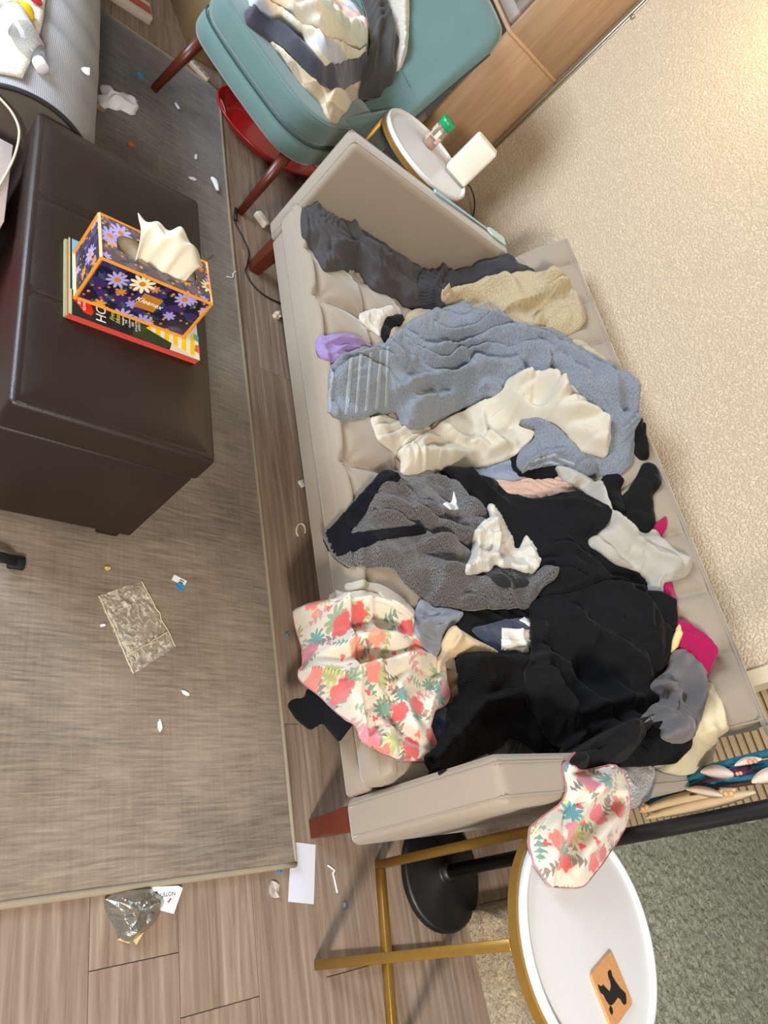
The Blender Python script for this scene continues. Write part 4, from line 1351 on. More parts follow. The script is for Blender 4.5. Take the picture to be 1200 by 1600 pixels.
# ================================================================== CLOTH HEIGHT FIELD
bpy.context.view_layer.update()
def vnoise(u, v, seed):
    rs = np.random.RandomState(seed)
    tab = rs.rand(64, 64)
    iu = np.floor(u).astype(int); iv = np.floor(v).astype(int)
    fu = u - iu; fv = v - iv
    fu = fu * fu * fu * (fu * (fu * 6 - 15) + 10); fv = fv * fv * fv * (fv * (fv * 6 - 15) + 10)
    a = tab[iu % 64, iv % 64]; b = tab[(iu + 1) % 64, iv % 64]; c = tab[iu % 64, (iv + 1) % 64]; d = tab[(iu + 1) % 64, (iv + 1) % 64]
    return (a * (1 - fu) + b * fu) * (1 - fv) + (c * (1 - fu) + d * fu) * fv
def wrinkle(u, v, lam, ang, aniso, seed):
    """folds running along ang with spacing lam: soft rise, sharp fall, coming and going along their length"""
    c, s = math.cos(ang), math.sin(ang)
    a = u * c + v * s; b = -u * s + v * c
    b2 = b + lam * 2.2 * (vnoise(a / (lam * aniso * 1.2) + 7, b / (lam * 2.6) + 3, seed + 1) - 0.5) * 2 + lam * 0.4 * (vnoise(a / (lam * 0.9) + 1, b / (lam * 0.9) + 5, seed + 2) - 0.5)
    ph = b2 / lam + 40
    f = ph - np.floor(ph)
    h = np.where(f < 0.78, np.sin(math.pi / 2 * f / 0.78) ** 1.4, np.cos(math.pi / 2 * (f - 0.78) / 0.22))
    q = np.clip((vnoise(a / (lam * aniso * 0.8) + 3, ph * 0.9 + 2, seed + 5) - 0.30) / 0.35, 0, 1)
    n1 = vnoise(a / (lam * aniso) + 11.3, b2 / lam * 0.8 + 5.7, seed + 3)
    r1 = np.abs(2 * n1 - 1) ** 0.8
    return 0.62 * h * q + 0.55 * r1
def boxblur(F, r):
    if r < 1: return F
    k = 2 * r + 1
    for ax in (0, 1):
        pad = [(0, 0), (0, 0)]
        pad[ax] = (r + 1, r)
        P = np.cumsum(np.pad(F, pad, mode='edge'), axis=ax)
        F = (np.take(P, range(k, P.shape[ax]), axis=ax) - np.take(P, range(0, P.shape[ax] - k), axis=ax)) / k
    return F
class Field:
    def __init__(self, O, U, V, u0, u1, v0, v1, res, objs):
        self.O = np.array(O, float); self.U = np.array(U, float); self.V = np.array(V, float)
        self.W = np.cross(self.U, self.V)
        self.u0, self.v0, self.res = u0, v0, res
        self.nu = int((u1 - u0) / res) + 1; self.nv = int((v1 - v0) / res) + 1
        vs_, fs = [], []
        for ob in objs:
            mw = ob.matrix_world
            k = len(vs_)
            vs_ += [mw @ v.co for v in ob.data.vertices]
            fs += [tuple(i + k for i in p.vertices) for p in ob.data.polygons]
        bv = BVHTree.FromPolygons(vs_, fs)
        F = np.full((self.nu, self.nv), -0.6)
        dn = Vector(-self.W)
        for i in range(self.nu):
            for j in range(self.nv):
                p = self.O + self.U * (u0 + i * res) + self.V * (v0 + j * res) + self.W * 1.5
                h = bv.ray_cast(Vector(p), dn, 4.0)
                if h[0] is not None:
                    F[i, j] = 1.5 - h[3]
        self.F = F
        gu = u0 + np.arange(self.nu) * res; gv = v0 + np.arange(self.nv) * res
        self.gu, self.gv = np.meshgrid(gu, gv, indexing='ij')
    def sample(self, A, u, v):
        x = np.clip((u - self.u0) / self.res, 0, self.nu - 1.001); y = np.clip((v - self.v0) / self.res, 0, self.nv - 1.001)
        i = x.astype(int); j = y.astype(int); fx = x - i; fy = y - j
        return (A[i, j] * (1 - fx) + A[i + 1, j] * fx) * (1 - fy) + (A[i, j + 1] * (1 - fx) + A[i + 1, j + 1] * fx) * fy
    def march(self, pts, A):
        out = []
        ts_ = np.arange(0.9, 4.6, 0.003)
        for px, py in pts:
            d = ray(px, py)
            P = CAM[None, :] + ts_[:, None] * d[None, :] - self.O
            u = P @ self.U; v = P @ self.V; w = P @ self.W
            ins = (u > self.u0) & (u < self.u0 + self.res * (self.nu - 1)) & (v > self.v0) & (v < self.v0 + self.res * (self.nv - 1))
            hit = np.nonzero(ins & (w < self.sample(A, u, v)))[0]
            if len(hit):
                k = hit[0]
                out.append((u[k], v[k]))
        return out
    def world(self, u, v, w):
        return self.O[None, :] + u[:, None] * self.U + v[:, None] * self.V + w[:, None] * self.W
    def garment(self, name, px, mat, label, cat, thick=0.006, puff=0.02, pr=0.06, folds=(), creases=(), support=None, group=None,
                bridge=5, seed=1, uvrot=0.0, maxt=0.03, edge=0.010, sm=3, chaikin=2, parent=None, lift=0.4, tag_it=True, ragged=0.0, ulim=None, raise_=0.035, uvw=(0.0, 0.0)):
        F = self.F
        base = F if support is None else np.maximum(F, support(self))
        A = boxblur(base, sm) + thick * lift
        P = list(px)
        poly = self.march(dens(P, 14), A)
        if ulim:
            poly = [(min(max(p[0], ulim[0]), ulim[1]), p[1]) for p in poly]
        for _ in range(chaikin):
            q = []
            for a, b in zip(poly, poly[1:] + poly[:1]):
                q.append((a[0] * 0.75 + b[0] * 0.25, a[1] * 0.75 + b[1] * 0.25)); q.append((a[0] * 0.25 + b[0] * 0.75, a[1] * 0.25 + b[1] * 0.75))
            poly = q
        poly = dens(poly, self.res * 1.05)
        # resample so that points are not too close
        pr_ = [poly[0]]
        for p in poly[1:]:
            if math.hypot(p[0] - pr_[-1][0], p[1] - pr_[-1][1]) > self.res * 0.7: pr_.append(p)
        poly = np.array(pr_)
        if ragged:
            rs = np.random.RandomState(seed)
            c0 = poly.mean(0)
            poly = poly + (poly - c0) / np.linalg.norm(poly - c0, axis=1)[:, None] * ragged * rs.randn(len(poly))[:, None]
        mnu, mnv = poly.min(0); mxu, mxv = poly.max(0)
        i0 = max(0, int((mnu - self.u0) / self.res) - 3); i1 = min(self.nu, int((mxu - self.u0) / self.res) + 4)
        j0 = max(0, int((mnv - self.v0) / self.res) - 3); j1 = min(self.nv, int((mxv - self.v0) / self.res) + 4)
        gu = self.gu[i0:i1, j0:j1]; gv = self.gv[i0:i1, j0:j1]
        ins = np.zeros(gu.shape, bool)
        dist = np.full(gu.shape, 9.0)
        n = len(poly)
        for k in range(n):
            ax, ay = poly[k]; bx, by = poly[(k + 1) % n]
            c = ((ay > gv) != (by > gv))
            if c.any():
                with np.errstate(divide='ignore', invalid='ignore'):
                    xi = (bx - ax) * (gv - ay) / (by - ay + 1e-12) + ax
                ins ^= c & (gu < xi)
        for k in range(0, n, 1):
            ax, ay = poly[k]
            dist = np.minimum(dist, (gu - ax) ** 2 + (gv - ay) ** 2)
        dist = np.sqrt(dist)
        B = base[i0:i1, j0:j1]
        sm1 = boxblur(boxblur(B, bridge), bridge)
        S_ = np.maximum(B, sm1)
        S_ = boxblur(np.minimum(S_, B + raise_), 1)
        S_ = np.maximum(S_, B - 0.001)
        def prof(d):
            q = np.clip(d / edge, 0, 1)
            return np.sqrt(1 - (1 - q) ** 2)
        def puffp(d):
            q = np.clip(d / pr, 0, 1)
            return np.sin(q * math.pi / 2) ** 1.2
        def extra(u, v, d):
            h = thick * (0.35 + 0.65 * prof(d)) + puff * puffp(d)
            fade = np.clip(d / 0.02, 0.45, 1)
            for (amp, lam, ang, aniso, sd) in folds:
                h = h + 1.8 * amp * fade * (wrinkle(u, v, lam * 1.3, ang, aniso, sd + seed * 13) - 0.15)
            for cr in CR:
                h = h + crease(u, v, cr)
            return h
        CR = []
        for cr in creases:
            amp, wid, pts = cr[0], cr[1], cr[2]
            kind = cr[3] if len(cr) > 3 else 'ridge'
            q = self.march(dens(list(pts), 12, False), A)
            if len(q) > 1: CR.append((amp, wid, np.array(q), kind))
        def crease(u, v, cr):
            amp, wid, q, kind = cr
            best = np.full(u.shape, 9.0); sg = np.zeros(u.shape); tt = np.zeros(u.shape)
            m = len(q) - 1
            for k in range(m):
                a = q[k]; b = q[k + 1]
                e = b - a; l2 = e @ e + 1e-12
                t = np.clip(((u - a[0]) * e[0] + (v - a[1]) * e[1]) / l2, 0, 1)
                dx = u - a[0] - t * e[0]; dy = v - a[1] - t * e[1]
                d = np.hypot(dx, dy)
                up = d < best
                best = np.where(up, d, best); sg = np.where(up, e[0] * dy - e[1] * dx, sg); tt = np.where(up, (k + t) / m, tt)
            tap = np.sin(np.clip(tt, 0.03, 0.97) * math.pi) ** 0.5
            if kind == 'flap':
                f = np.where(sg > 0, np.exp(-(best / wid)), np.exp(-(best / (wid * 0.12)) ** 2))
            elif kind == 'flapr':
                f = np.where(sg < 0, np.exp(-(best / wid)), np.exp(-(best / (wid * 0.12)) ** 2))
            else:
                f = np.exp(-(best / (wid * 1.25)) ** 2)
            return 2.0 * amp * tap * f
        top = S_ + extra(gu, gv, dist)
        top = np.maximum(top, B + 0.0015)
        inner = ins & (dist > self.res * 0.62)
        pu = np.concatenate([poly[:, 0], gu[inner]]); pv = np.concatenate([poly[:, 1], gv[inner]])
        dd_ = np.concatenate([np.zeros(n), dist[inner]])
        # heights
        def loc(Aq, u, v):
            x = np.clip((u - gu[0, 0]) / self.res, 0, gu.shape[0] - 1.001); y = np.clip((v - gv[0, 0]) / self.res, 0, gu.shape[1] - 1.001)
            i = x.astype(int); j = y.astype(int); fx = x - i; fy = y - j
            return (Aq[i, j] * (1 - fx) + Aq[i + 1, j] * fx) * (1 - fy) + (Aq[i, j + 1] * (1 - fx) + Aq[i + 1, j + 1] * fx) * fy
        bpw = loc(F[i0:i1, j0:j1], pu, pv)
        tw = np.concatenate([np.maximum(loc(S_, pu[:n], pv[:n]) + extra(pu[:n], pv[:n], np.zeros(n)), loc(B, pu[:n], pv[:n]) + 0.0015), top[inner]])
        bw_ = np.maximum(bpw + 0.0004, tw - maxt)
        bw_ = np.minimum(bw_, tw - 0.001)
        co2 = [Vector((float(a), float(b))) for a, b in zip(pu, pv)]
        edges = [(k, (k + 1) % n) for k in range(n)]
        rv_, re_, rf_, ov, oe, of = delaunay_2d_cdt(co2, edges, [], 1, 1e-6, True)
        m = len(rv_)
        src = np.array([o[0] if o else -1 for o in ov])
        U_ = np.array([v.x for v in rv_]); V_ = np.array([v.y for v in rv_])
        TW = np.where(src >= 0, tw[src], loc(top, U_, V_)); BW = np.where(src >= 0, bw_[src], TW - 0.004)
        T3 = self.world(U_, V_, TW); B3 = self.world(U_, V_, BW)
        fs = []
        bedge = {}
        tri = np.array([f[:3] for f in rf_])
        cu_ = U_[tri].mean(1); cv_ = V_[tri].mean(1)
        keep = np.zeros(len(tri), bool)
        for k in range(n):
            ax, ay = poly[k]; bx, by = poly[(k + 1) % n]
            c = ((ay > cv_) != (by > cv_))
            if c.any():
                xi = (bx - ax) * (cv_ - ay) / (by - ay + 1e-12) + ax
                keep ^= c & (cu_ < xi)
        rf_ = [f for f, kk in zip(rf_, keep) if kk]
        for f in rf_:
            a, b, c = f[:3]
            if (U_[b] - U_[a]) * (V_[c] - V_[a]) - (V_[b] - V_[a]) * (U_[c] - U_[a]) < 0: a, b, c = a, c, b
            fs.append((a, b, c)); 
            for e in ((a, b), (b, c), (c, a)):
                if (e[1], e[0]) in bedge: del bedge[(e[1], e[0])]
                else: bedge[e] = 1
        nt = len(fs)
        fs += [(c + m, b + m, a + m) for a, b, c in fs[:nt]]
        fs += [(b, a, a + m, b + m) for a, b in bedge]
        allv = np.concatenate([T3, B3])
        o3 = allv[:m].mean(0)
        me = bpy.data.meshes.new(name)
        me.from_pydata((allv - o3).tolist(), [], fs)
        me.update()
        uvl = me.uv_layers.new(name='UVMap')
        c_, s_ = math.cos(uvrot), math.sin(uvrot)
        UU = np.concatenate([U_ + uvw[0] * TW] * 2); VV = np.concatenate([V_ + uvw[1] * TW] * 2)
        # follow the slope of the cloth so prints stretch less
        idx = np.zeros(len(me.loops), dtype=np.int32); me.loops.foreach_get('vertex_index', idx)
        uvs = np.stack([c_ * UU[idx] - s_ * VV[idx], s_ * UU[idx] + c_ * VV[idx]], 1).astype(np.float32)
        uvl.data.foreach_set('uv', uvs.ravel())
        o = link(name, me, mat, None, True)
        o.location = tuple(map(float, o3))
        order = {int(q): k for k, q in enumerate(src) if 0 <= q < n}
        self.edge = [tuple(map(float, T3[order[k]] - o3 + self.W * 0.001)) for k in range(n) if k in order]
        # update field
        sub = F[i0:i1, j0:j1]
        sub[ins] = np.maximum(sub[ins], top[ins])
        if parent is not None:
            o.parent = parent
            o.matrix_parent_inverse = Matrix.Translation(-parent.location)
        elif tag_it:
            tag(o, label, cat, group)
        return o
def dens(P, step, closed=True):
    out = []
    m = len(P)
    for k in range(m if closed else m - 1):
        a, b = P[k], P[(k + 1) % m]
        L = math.hypot(b[0] - a[0], b[1] - a[1])
        q = max(1, int(round(L / step)))
        for s in range(q):
            out.append((a[0] + (b[0] - a[0]) * s / q, a[1] + (b[1] - a[1]) * s / q))
    if not closed: out.append(P[-1])
    return out

TT = math.radians(36)
objs = [o for o in sofa_parts] + [o for o in bpy.data.objects if o.type == 'MESH' and o.parent and o.parent.name == 'side_table'] + [floor, bpy.data.objects['pile']]
FS = Field((0, 0, 0), (1, 0, 0), (0, math.cos(TT), math.sin(TT)), -2.26, 0.34, 0.86, 2.36, 0.0045, objs)
def hang(yc, u0, u1, zlo=0.10, zhi=0.37):
    def f(fd):
        w = (fd.gv * math.cos(TT) - yc) / math.sin(TT)
        z = fd.gv * math.sin(TT) + w * math.cos(TT)
        return np.where((z > zlo) & (z < zhi) & (fd.gu > u0) & (fd.gu < u1), w, -9.0)
    return f
def hplane(zc, u0, u1, ya, yb):
    def f(fd):
        w = (zc - fd.gv * math.sin(TT)) / math.cos(TT)
        y = fd.gv * math.cos(TT) - w * math.sin(TT)
        return np.where((y > ya) & (y < yb) & (fd.gu > u0) & (fd.gu < u1), w, -9.0)
    return f
G = FS.garment
BLKF = fabric('black_jersey', (17, 17, 19), 'weave', 0.2, sheen=0.04)
BLKK = fabric('black_knit', (16, 15, 16), 'rib', 0.2, sheen=0.02)
BLK2 = fabric('black_twill', (11, 12, 17), 'weave', 0.2, sheen=0.02)
GREYJ = fabric('charcoal_jersey', (70, 67, 68), 'weave', 0.15, sheen=0.06)
SLATE = fabric('slate_rib', (58, 57, 61), 'rib', 0.15, sheen=0.1)
BEIGET = fabric('beige_terry', (184, 166, 132), 'terry', 0.1)
BLUET = fabric('blue_grey_terry', (128, 134, 143), 'terry', 0.1)
CREAM = fabric('cream_fleece', (198, 189, 170), 'fleece', 0.08)
CREAMT = fabric('cream_terry', (192, 178, 146), 'terry', 0.1)
WCR = fabric('white_crinkle', (202, 196, 184), 'crinkle', 0.08)
LAV = fabric('lavender_jersey', (146, 124, 174), 'weave', 0.1)
HEA = fabric('charcoal_heather', (34, 35, 42), 'heather', rgb2=(124, 121, 120))
HEAL = fabric('light_heather', (172, 166, 155), 'fleece', 0.1)
NAVY = fabric('navy_rib', (14, 14, 24), 'rib', 0.1, sheen=0.03)
NAVYB = fabric('navy_cotton', (52, 58, 76), 'weave', 0.1)
MAG = fabric('magenta_jersey', (158, 14, 74), 'weave', 0.12)
GREYS = fabric('grey_cotton', (104, 99, 99), 'weave', 0.12)
IVORY = fabric('ivory_cotton', (206, 193, 160), 'weave', 0.06)
BONE = fabric('bone_satin', (204, 178, 142), 'weave', 0.06)
GBLUE = fabric('grey_blue_cotton', (132, 138, 150), 'weave', 0.2)
FLOR = floral('floral_fleece')
WOOL = fabric('speckled_wool', (90, 92, 98), 'heather', rgb2=(200, 198, 196))

# --- lowest layer
G('black_leggings', [(448, 1102), (458, 1092), (476, 1092), (478, 1076), (500, 1080), (540, 1095), (560, 1120), (530, 1160), (504, 1128), (485, 1141), (462, 1123)], BLK2,
  'black leggings dangling off the sofa front under the floral blanket', 'leggings', 0.006, 0.01, 0.03, [(0.008, 0.035, 1.2, 2.5, 3)], support=hang(1.125, -0.65, -0.25, 0.05, 0.36), maxt=0.012)
G('lace_trim_cloth', [(556, 346), (572, 351), (600, 371), (640, 401), (664, 423), (690, 440), (650, 445), (600, 420), (560, 380)], WCR,
  'cream lace trimmed cloth wedged along the far sofa arm', 'cloth', 0.005, 0.004, 0.02, [(0.004, 0.03, 0.8, 2, 5)], ulim=(-2.128, 9), raise_=0.01)
G('black_sweater', [(700, 760), (760, 745), (860, 760), (960, 780), (990, 850), (1010, 930), (1020, 1020), (990, 1120), (920, 1170), (830, 1160), (760, 1130), (720, 1060), (700, 1000), (720, 940), (760, 880), (720, 820)], BLKK,
  'black knitted sweater forming the bottom of the laundry heap', 'sweater', 0.010, 0.075, 0.20, [(0.018, 0.09, 0.7, 2, 8)], bridge=12)
G('beige_bath_towel', [(640, 500), (690, 480), (760, 500), (860, 530), (895, 532), (907, 534), (940, 556), (962, 576), (1008, 618), (1014, 640), (990, 690), (940, 700), (860, 690), (760, 650), (690, 620), (640, 580)], CREAMT,
  'cream terry towel peeking out behind the blue towel', 'towel', 0.008, 0.05, 0.14, [(0.018, 0.08, 0.9, 2, 2)], bridge=12)
G('cream_cloth', [(577, 653), (600, 650), (640, 664), (672, 668), (676, 690), (645, 702), (622, 714), (610, 704), (590, 690)], CREAM,
  'cream folded cloth corner under the blue towel hem', 'cloth', 0.008, 0.016, 0.04, [(0.012, 0.04, 1.9, 2.2, 4)])
# --- far end
G('grey_jersey_pants', [(472, 325), (480, 319), (500, 320), (523, 331), (547, 343), (563, 352), (580, 367), (600, 380), (617, 393), (633, 410), (648, 422), (668, 424), (690, 420), (705, 440), (710, 470), (692, 487), (655, 485), (630, 480), (617, 463), (600, 461), (580, 453), (567, 437), (558, 422), (533, 423), (506, 427), (497, 410), (490, 393), (480, 383), (471, 373), (469, 347)], GREYJ,
  'dark grey jersey pants crumpled at the far end of the sofa', 'pants', 0.006, 0.026, 0.05, [(0.022, 0.05, 0.75, 3.0, 21), (0.006, 0.022, 0.6, 2.5, 9)],
  [(0.02, 0.010, [(482, 335), (520, 350), (560, 385), (600, 420), (640, 440)]), (0.016, 0.009, [(520, 395), (560, 405), (590, 440), (620, 455)]), (0.015, 0.03, [(500, 335), (560, 358), (620, 400)])], ulim=(-2.122, 9), raise_=0.02)
G('slate_ribbed_shirt', [(655, 430), (683, 416), (706, 402), (725, 397), (746, 403), (771, 404), (783, 400), (808, 412), (833, 422), (848, 438), (820, 455), (770, 470), (710, 480), (692, 492), (658, 486), (650, 460)], SLATE,
  'slate grey shirt with ribbed cuff next to the beige towel', 'shirt', 0.006, 0.03, 0.06, [(0.016, 0.06, 1.1, 2.5, 31)],
  [(0.018, 0.008, [(672, 470), (690, 435), (720, 412), (770, 408)], 'ridge'), (0.014, 0.012, [(700, 440), (740, 430), (770, 425)])], ulim=(-2.122, 9), raise_=0.03)
G('beige_hand_towel', [(687, 462), (694, 452), (725, 445), (758, 439), (779, 441), (800, 431), (821, 429), (842, 435), (867, 445), (883, 450), (887, 468), (908, 485), (915, 502), (908, 514), (887, 525), (858, 526), (825, 520), (779, 508), (758, 495), (733, 485), (704, 483), (692, 477)], BEIGET,
  'beige terry towel bunched against the sofa back', 'towel', 0.010, 0.035, 0.06, [(0.022, 0.07, 1.2, 1.8, 41)],
  [(0.030, 0.045, [(905, 512), (880, 472), (842, 482), (800, 500), (770, 506)], 'flapr'), (0.02, 0.02, [(760, 450), (790, 470), (800, 490)]), (0.018, 0.02, [(830, 440), (850, 460), (870, 465)])])
G('white_knit_sock', [(558, 492), (573, 487), (613, 477), (622, 493), (606, 509), (594, 529), (582, 518), (567, 507)], WCR,
  'white crinkled sock beside the black sock on the seat', 'sock', 0.008, 0.012, 0.03, [(0.006, 0.02, 0.8, 2, 51)])
G('black_ankle_sock', [(594, 520), (603, 497), (627, 492), (632, 500), (630, 512), (615, 516), (605, 541), (597, 531)], BLKF,
  'small black sock poking out at the blue towel edge', 'sock', 0.008, 0.01, 0.02, [(0.004, 0.02, 0, 2, 52)])
G('beige_washcloth', [(606, 536), (612, 511), (629, 512), (634, 492), (652, 485), (680, 489), (690, 505), (660, 530), (625, 545)], BEIGET,
  'beige washcloth half under the blue towel near the white sock', 'washcloth', 0.008, 0.016, 0.03, [(0.008, 0.03, 1.0, 2, 53)])
G('lavender_shirt', [(495, 527), (513, 524), (543, 526), (557, 532), (588, 545), (596, 556), (560, 574), (523, 571), (510, 567), (497, 557), (493, 543)], LAV,
  'lavender cotton shirt bunched at the sofa seat front', 'shirt', 0.006, 0.014, 0.03, [(0.008, 0.022, 1.35, 3, 54)],
  [(0.008, 0.006, [(500, 548), (530, 541), (570, 543)]), (0.008, 0.006, [(505, 536), (540, 533), (575, 545)]), (0.007, 0.005, [(512, 560), (540, 554), (575, 556)])], support=hang(1.16, -1.6, -1.2, 0.26, 0.37), maxt=0.02)
tw_ = G('blue_bath_towel', [(517, 573), (533, 560), (567, 547), (600, 542), (613, 527), (633, 510), (660, 493), (690, 485), (720, 484), (740, 493), (767, 507), (808, 515), (850, 525), (883, 531), (908, 543), (946, 564), (975, 577), (987, 581), (994, 597), (1006, 631), (1017, 652), (1016, 668), (998, 672), (990, 693), (987, 727), (965, 748), (935, 745), (915, 738), (880, 722), (850, 702), (800, 645), (760, 622), (733, 637), (687, 657), (663, 670), (640, 672), (627, 663), (621, 650), (613, 643), (580, 650), (543, 658), (523, 657), (514, 645), (512, 610)], BLUET,
  'large blue-grey bath towel spread across the sofa', 'towel', 0.009, 0.018, 0.06, [(0.036, 0.085, 0.95, 2.2, 61), (0.006, 0.03, 1.0, 2, 62)],
  [(0.022, 0.016, [(600, 630), (660, 610), (720, 605), (780, 590)]), (0.020, 0.014, [(690, 560), (740, 590), (790, 596)]), (0.022, 0.018, [(740, 520), (790, 545), (850, 570), (900, 610), (930, 660)]),
   (0.020, 0.014, [(830, 530), (890, 560), (940, 610), (970, 670)]), (0.016, 0.012, [(960, 580), (985, 630), (985, 690)]), (0.018, 0.016, [(640, 650), (680, 640), (710, 630)]), (0.016, 0.014, [(800, 545), (810, 575), (790, 590)]),
   (0.02, 0.02, [(700, 500), (760, 525), (800, 545)])], bridge=9, uvrot=0.0)
STRIPE = fabric('pale_towel_band', (146, 153, 161), 'weave', 0.05)
for k, (a, b, w) in enumerate((((549, 557), (541, 652), 3.0), ((564, 551), (557, 649), 2.6), ((580, 548), (572, 646), 2.6), ((596, 545), (588, 643), 2.6), ((606, 540), (603, 640), 2.2), ((519, 574), (514, 648), 3.2))):
    G('woven_band', [(a[0] - w, a[1] + 3), (a[0] + w, a[1] + 3), ((a[0] + b[0]) / 2 + w, (a[1] + b[1]) / 2), (b[0] + w, b[1] - 3), (b[0] - w, b[1] - 3), ((a[0] + b[0]) / 2 - w, (a[1] + b[1]) / 2)], STRIPE, '', '', 0.0012, 0.0, 0.02, edge=0.003, sm=0, bridge=0, chaikin=0, parent=tw_, lift=0.0, maxt=0.003)
# --- middle
G('patterned_blouse', [(765, 745), (793, 741), (819, 749), (870, 744), (905, 766), (875, 785), (833, 790), (800, 792), (784, 775)], fabric('blouse_print', (196, 160, 140), 'crinkle', 0.2),
  'cream and rose patterned blouse peeking between blue towel and black shirt', 'blouse', 0.006, 0.02, 0.04, [(0.012, 0.03, 1.2, 2.5, 71)])
G('grey_shorts', [(726, 738), (760, 726), (800, 715), (830, 700), (850, 720), (840, 745), (800, 752), (760, 748)], GBLUE,
  'grey cotton shorts with a paper tag under the cream sweatshirt', 'shorts', 0.006, 0.012, 0.03, [(0.008, 0.03, 1.0, 2, 72)])
G('black_camisole', [(795, 712), (830, 694), (860, 700), (880, 735), (866, 748), (835, 748), (806, 744)], BLK2,
  'black camisole strap folded below the cream sweatshirt', 'camisole', 0.006, 0.016, 0.03, [(0.008, 0.03, 1.0, 2, 73)])
G('cream_sweatshirt', [(742, 635), (783, 618), (788, 600), (808, 585), (825, 587), (850, 587), (867, 591), (888, 602), (904, 622), (929, 647), (950, 664), (952, 689), (946, 718), (929, 714), (905, 708), (888, 685), (870, 668), (852, 662), (833, 682), (829, 692), (808, 710), (783, 722), (758, 729), (725, 733), (683, 737), (662, 747), (633, 750), (624, 745), (625, 720), (618, 710), (637, 697), (662, 681), (695, 658)], CREAM,
  'cream fleece sweatshirt lying over the blue towel', 'sweatshirt', 0.009, 0.026, 0.05, [(0.018, 0.06, 1.9, 2.2, 81)],
  [(0.030, 0.014, [(788, 622), (800, 655), (830, 662), (848, 660)]), (0.022, 0.016, [(792, 605), (820, 600), (858, 608), (872, 622), (850, 650)]), (0.016, 0.012, [(690, 668), (720, 700), (760, 715), (800, 700)]),
   (0.016, 0.012, [(745, 645), (752, 690), (790, 712)]), (0.020, 0.012, [(860, 650), (900, 652), (940, 662), (940, 700)]), (0.014, 0.010, [(880, 670), (910, 690), (938, 708)]), (0.016, 0.02, [(640, 720), (690, 720), (740, 722)]), (-0.014, 0.012, [(830, 675), (800, 668), (770, 690)])])
t2 = G('blue_hand_towel', [(808, 660), (837, 655), (867, 666), (892, 690), (910, 710), (928, 724), (934, 738), (920, 747), (892, 739), (867, 727), (833, 731), (812, 744), (806, 726), (809, 708), (832, 690), (838, 676)], BLUET,
  'smaller blue-grey towel with striped hem below the cream sweatshirt', 'towel', 0.009, 0.018, 0.03, [(0.012, 0.04, 1.0, 2, 82)], [(0.014, 0.010, [(815, 735), (850, 716), (885, 722), (922, 738)])])
for a, b in (((822, 733), (905, 738)), ((828, 722), (898, 727))):
    G('woven_band', [(a[0], a[1] - 2), (860, a[1] - 13), (b[0], b[1] - 2), (b[0], b[1] + 3), (860, a[1] - 7), (a[0], a[1] + 3)], STRIPE, '', '', 0.0012, 0, 0.02, edge=0.003, sm=0, bridge=0, chaikin=1, parent=t2, lift=0.0, maxt=0.003)
G('black_knee_sock', [(991, 669), (1002, 660), (1017, 664), (1024, 680), (1035, 682), (1048, 710), (1048, 719), (1040, 719), (1035, 711), (1017, 717), (1002, 721), (993, 710)], BLKF,
  'balled black sock highest on the sofa back', 'sock', 0.008, 0.03, 0.035, [(0.012, 0.025, 0.6, 2, 91)])
G('black_dress_sock', [(938, 746), (958, 741), (973, 744), (976, 752), (967, 768), (973, 787), (976, 805), (965, 811), (954, 792), (938, 765)], BLKF,
  'short black sock standing up beside the blue towel corner', 'sock', 0.008, 0.02, 0.03, [(0.006, 0.03, 0.4, 2, 92)])
sk = G('black_crew_sock', [(1004, 724), (1017, 724), (1040, 737), (1042, 744), (1028, 765), (1018, 776), (1022, 805), (1024, 816), (1017, 836), (1006, 838), (987, 827), (973, 809), (980, 801), (969, 776), (980, 768), (995, 743)], BLKF,
  'long black crew sock lying on the sofa back above the pale sweatshirt', 'sock', 0.008, 0.022, 0.03, [(0.010, 0.035, 0.3, 2, 93)])
G('magenta_tank_top', [(1020, 822), (1042, 804), (1043, 823), (1034, 840), (1022, 838)], MAG, 'magenta cloth tip showing beside the long black sock', 'tank top', 0.006, 0.008, 0.02, [])
G('magenta_shirt', [(1020, 905), (1048, 905), (1056, 935), (1058, 968), (1072, 971), (1090, 990), (1116, 1008), (1118, 1021), (1112, 1043), (1101, 1069), (1088, 1076), (1050, 1060), (1030, 1000), (1015, 950)], MAG,
  'magenta shirt against the sofa back beside the black dress', 'shirt', 0.006, 0.03, 0.05, [(0.020, 0.05, 0.9, 2.2, 95)], [(0.015, 0.010, [(1075, 985), (1095, 1020), (1098, 1060)])])
G('heather_sweatshirt', [(864, 730), (881, 735), (907, 743), (925, 754), (940, 768), (951, 790), (965, 812), (987, 827), (1009, 838), (1020, 825), (1039, 853), (1053, 864), (1077, 875), (1079, 889), (1072, 902), (1046, 910), (1033, 913), (1036, 930), (1024, 934), (1009, 922), (1013, 911), (995, 893), (965, 884), (943, 870), (916, 852), (918, 836), (934, 831), (946, 823), (943, 805), (932, 787), (907, 768), (885, 757)], HEAL,
  'pale heather sweatshirt with a long sleeve across the heap', 'sweatshirt', 0.008, 0.030, 0.04, [(0.022, 0.05, 0.75, 3, 96)],
  [(0.014, 0.008, [(925, 765), (960, 830), (1010, 880), (1060, 893)]), (0.012, 0.008, [(960, 830), (1000, 860), (1050, 888)]), (-0.02, 0.012, [(930, 840), (970, 868), (1000, 888)])])
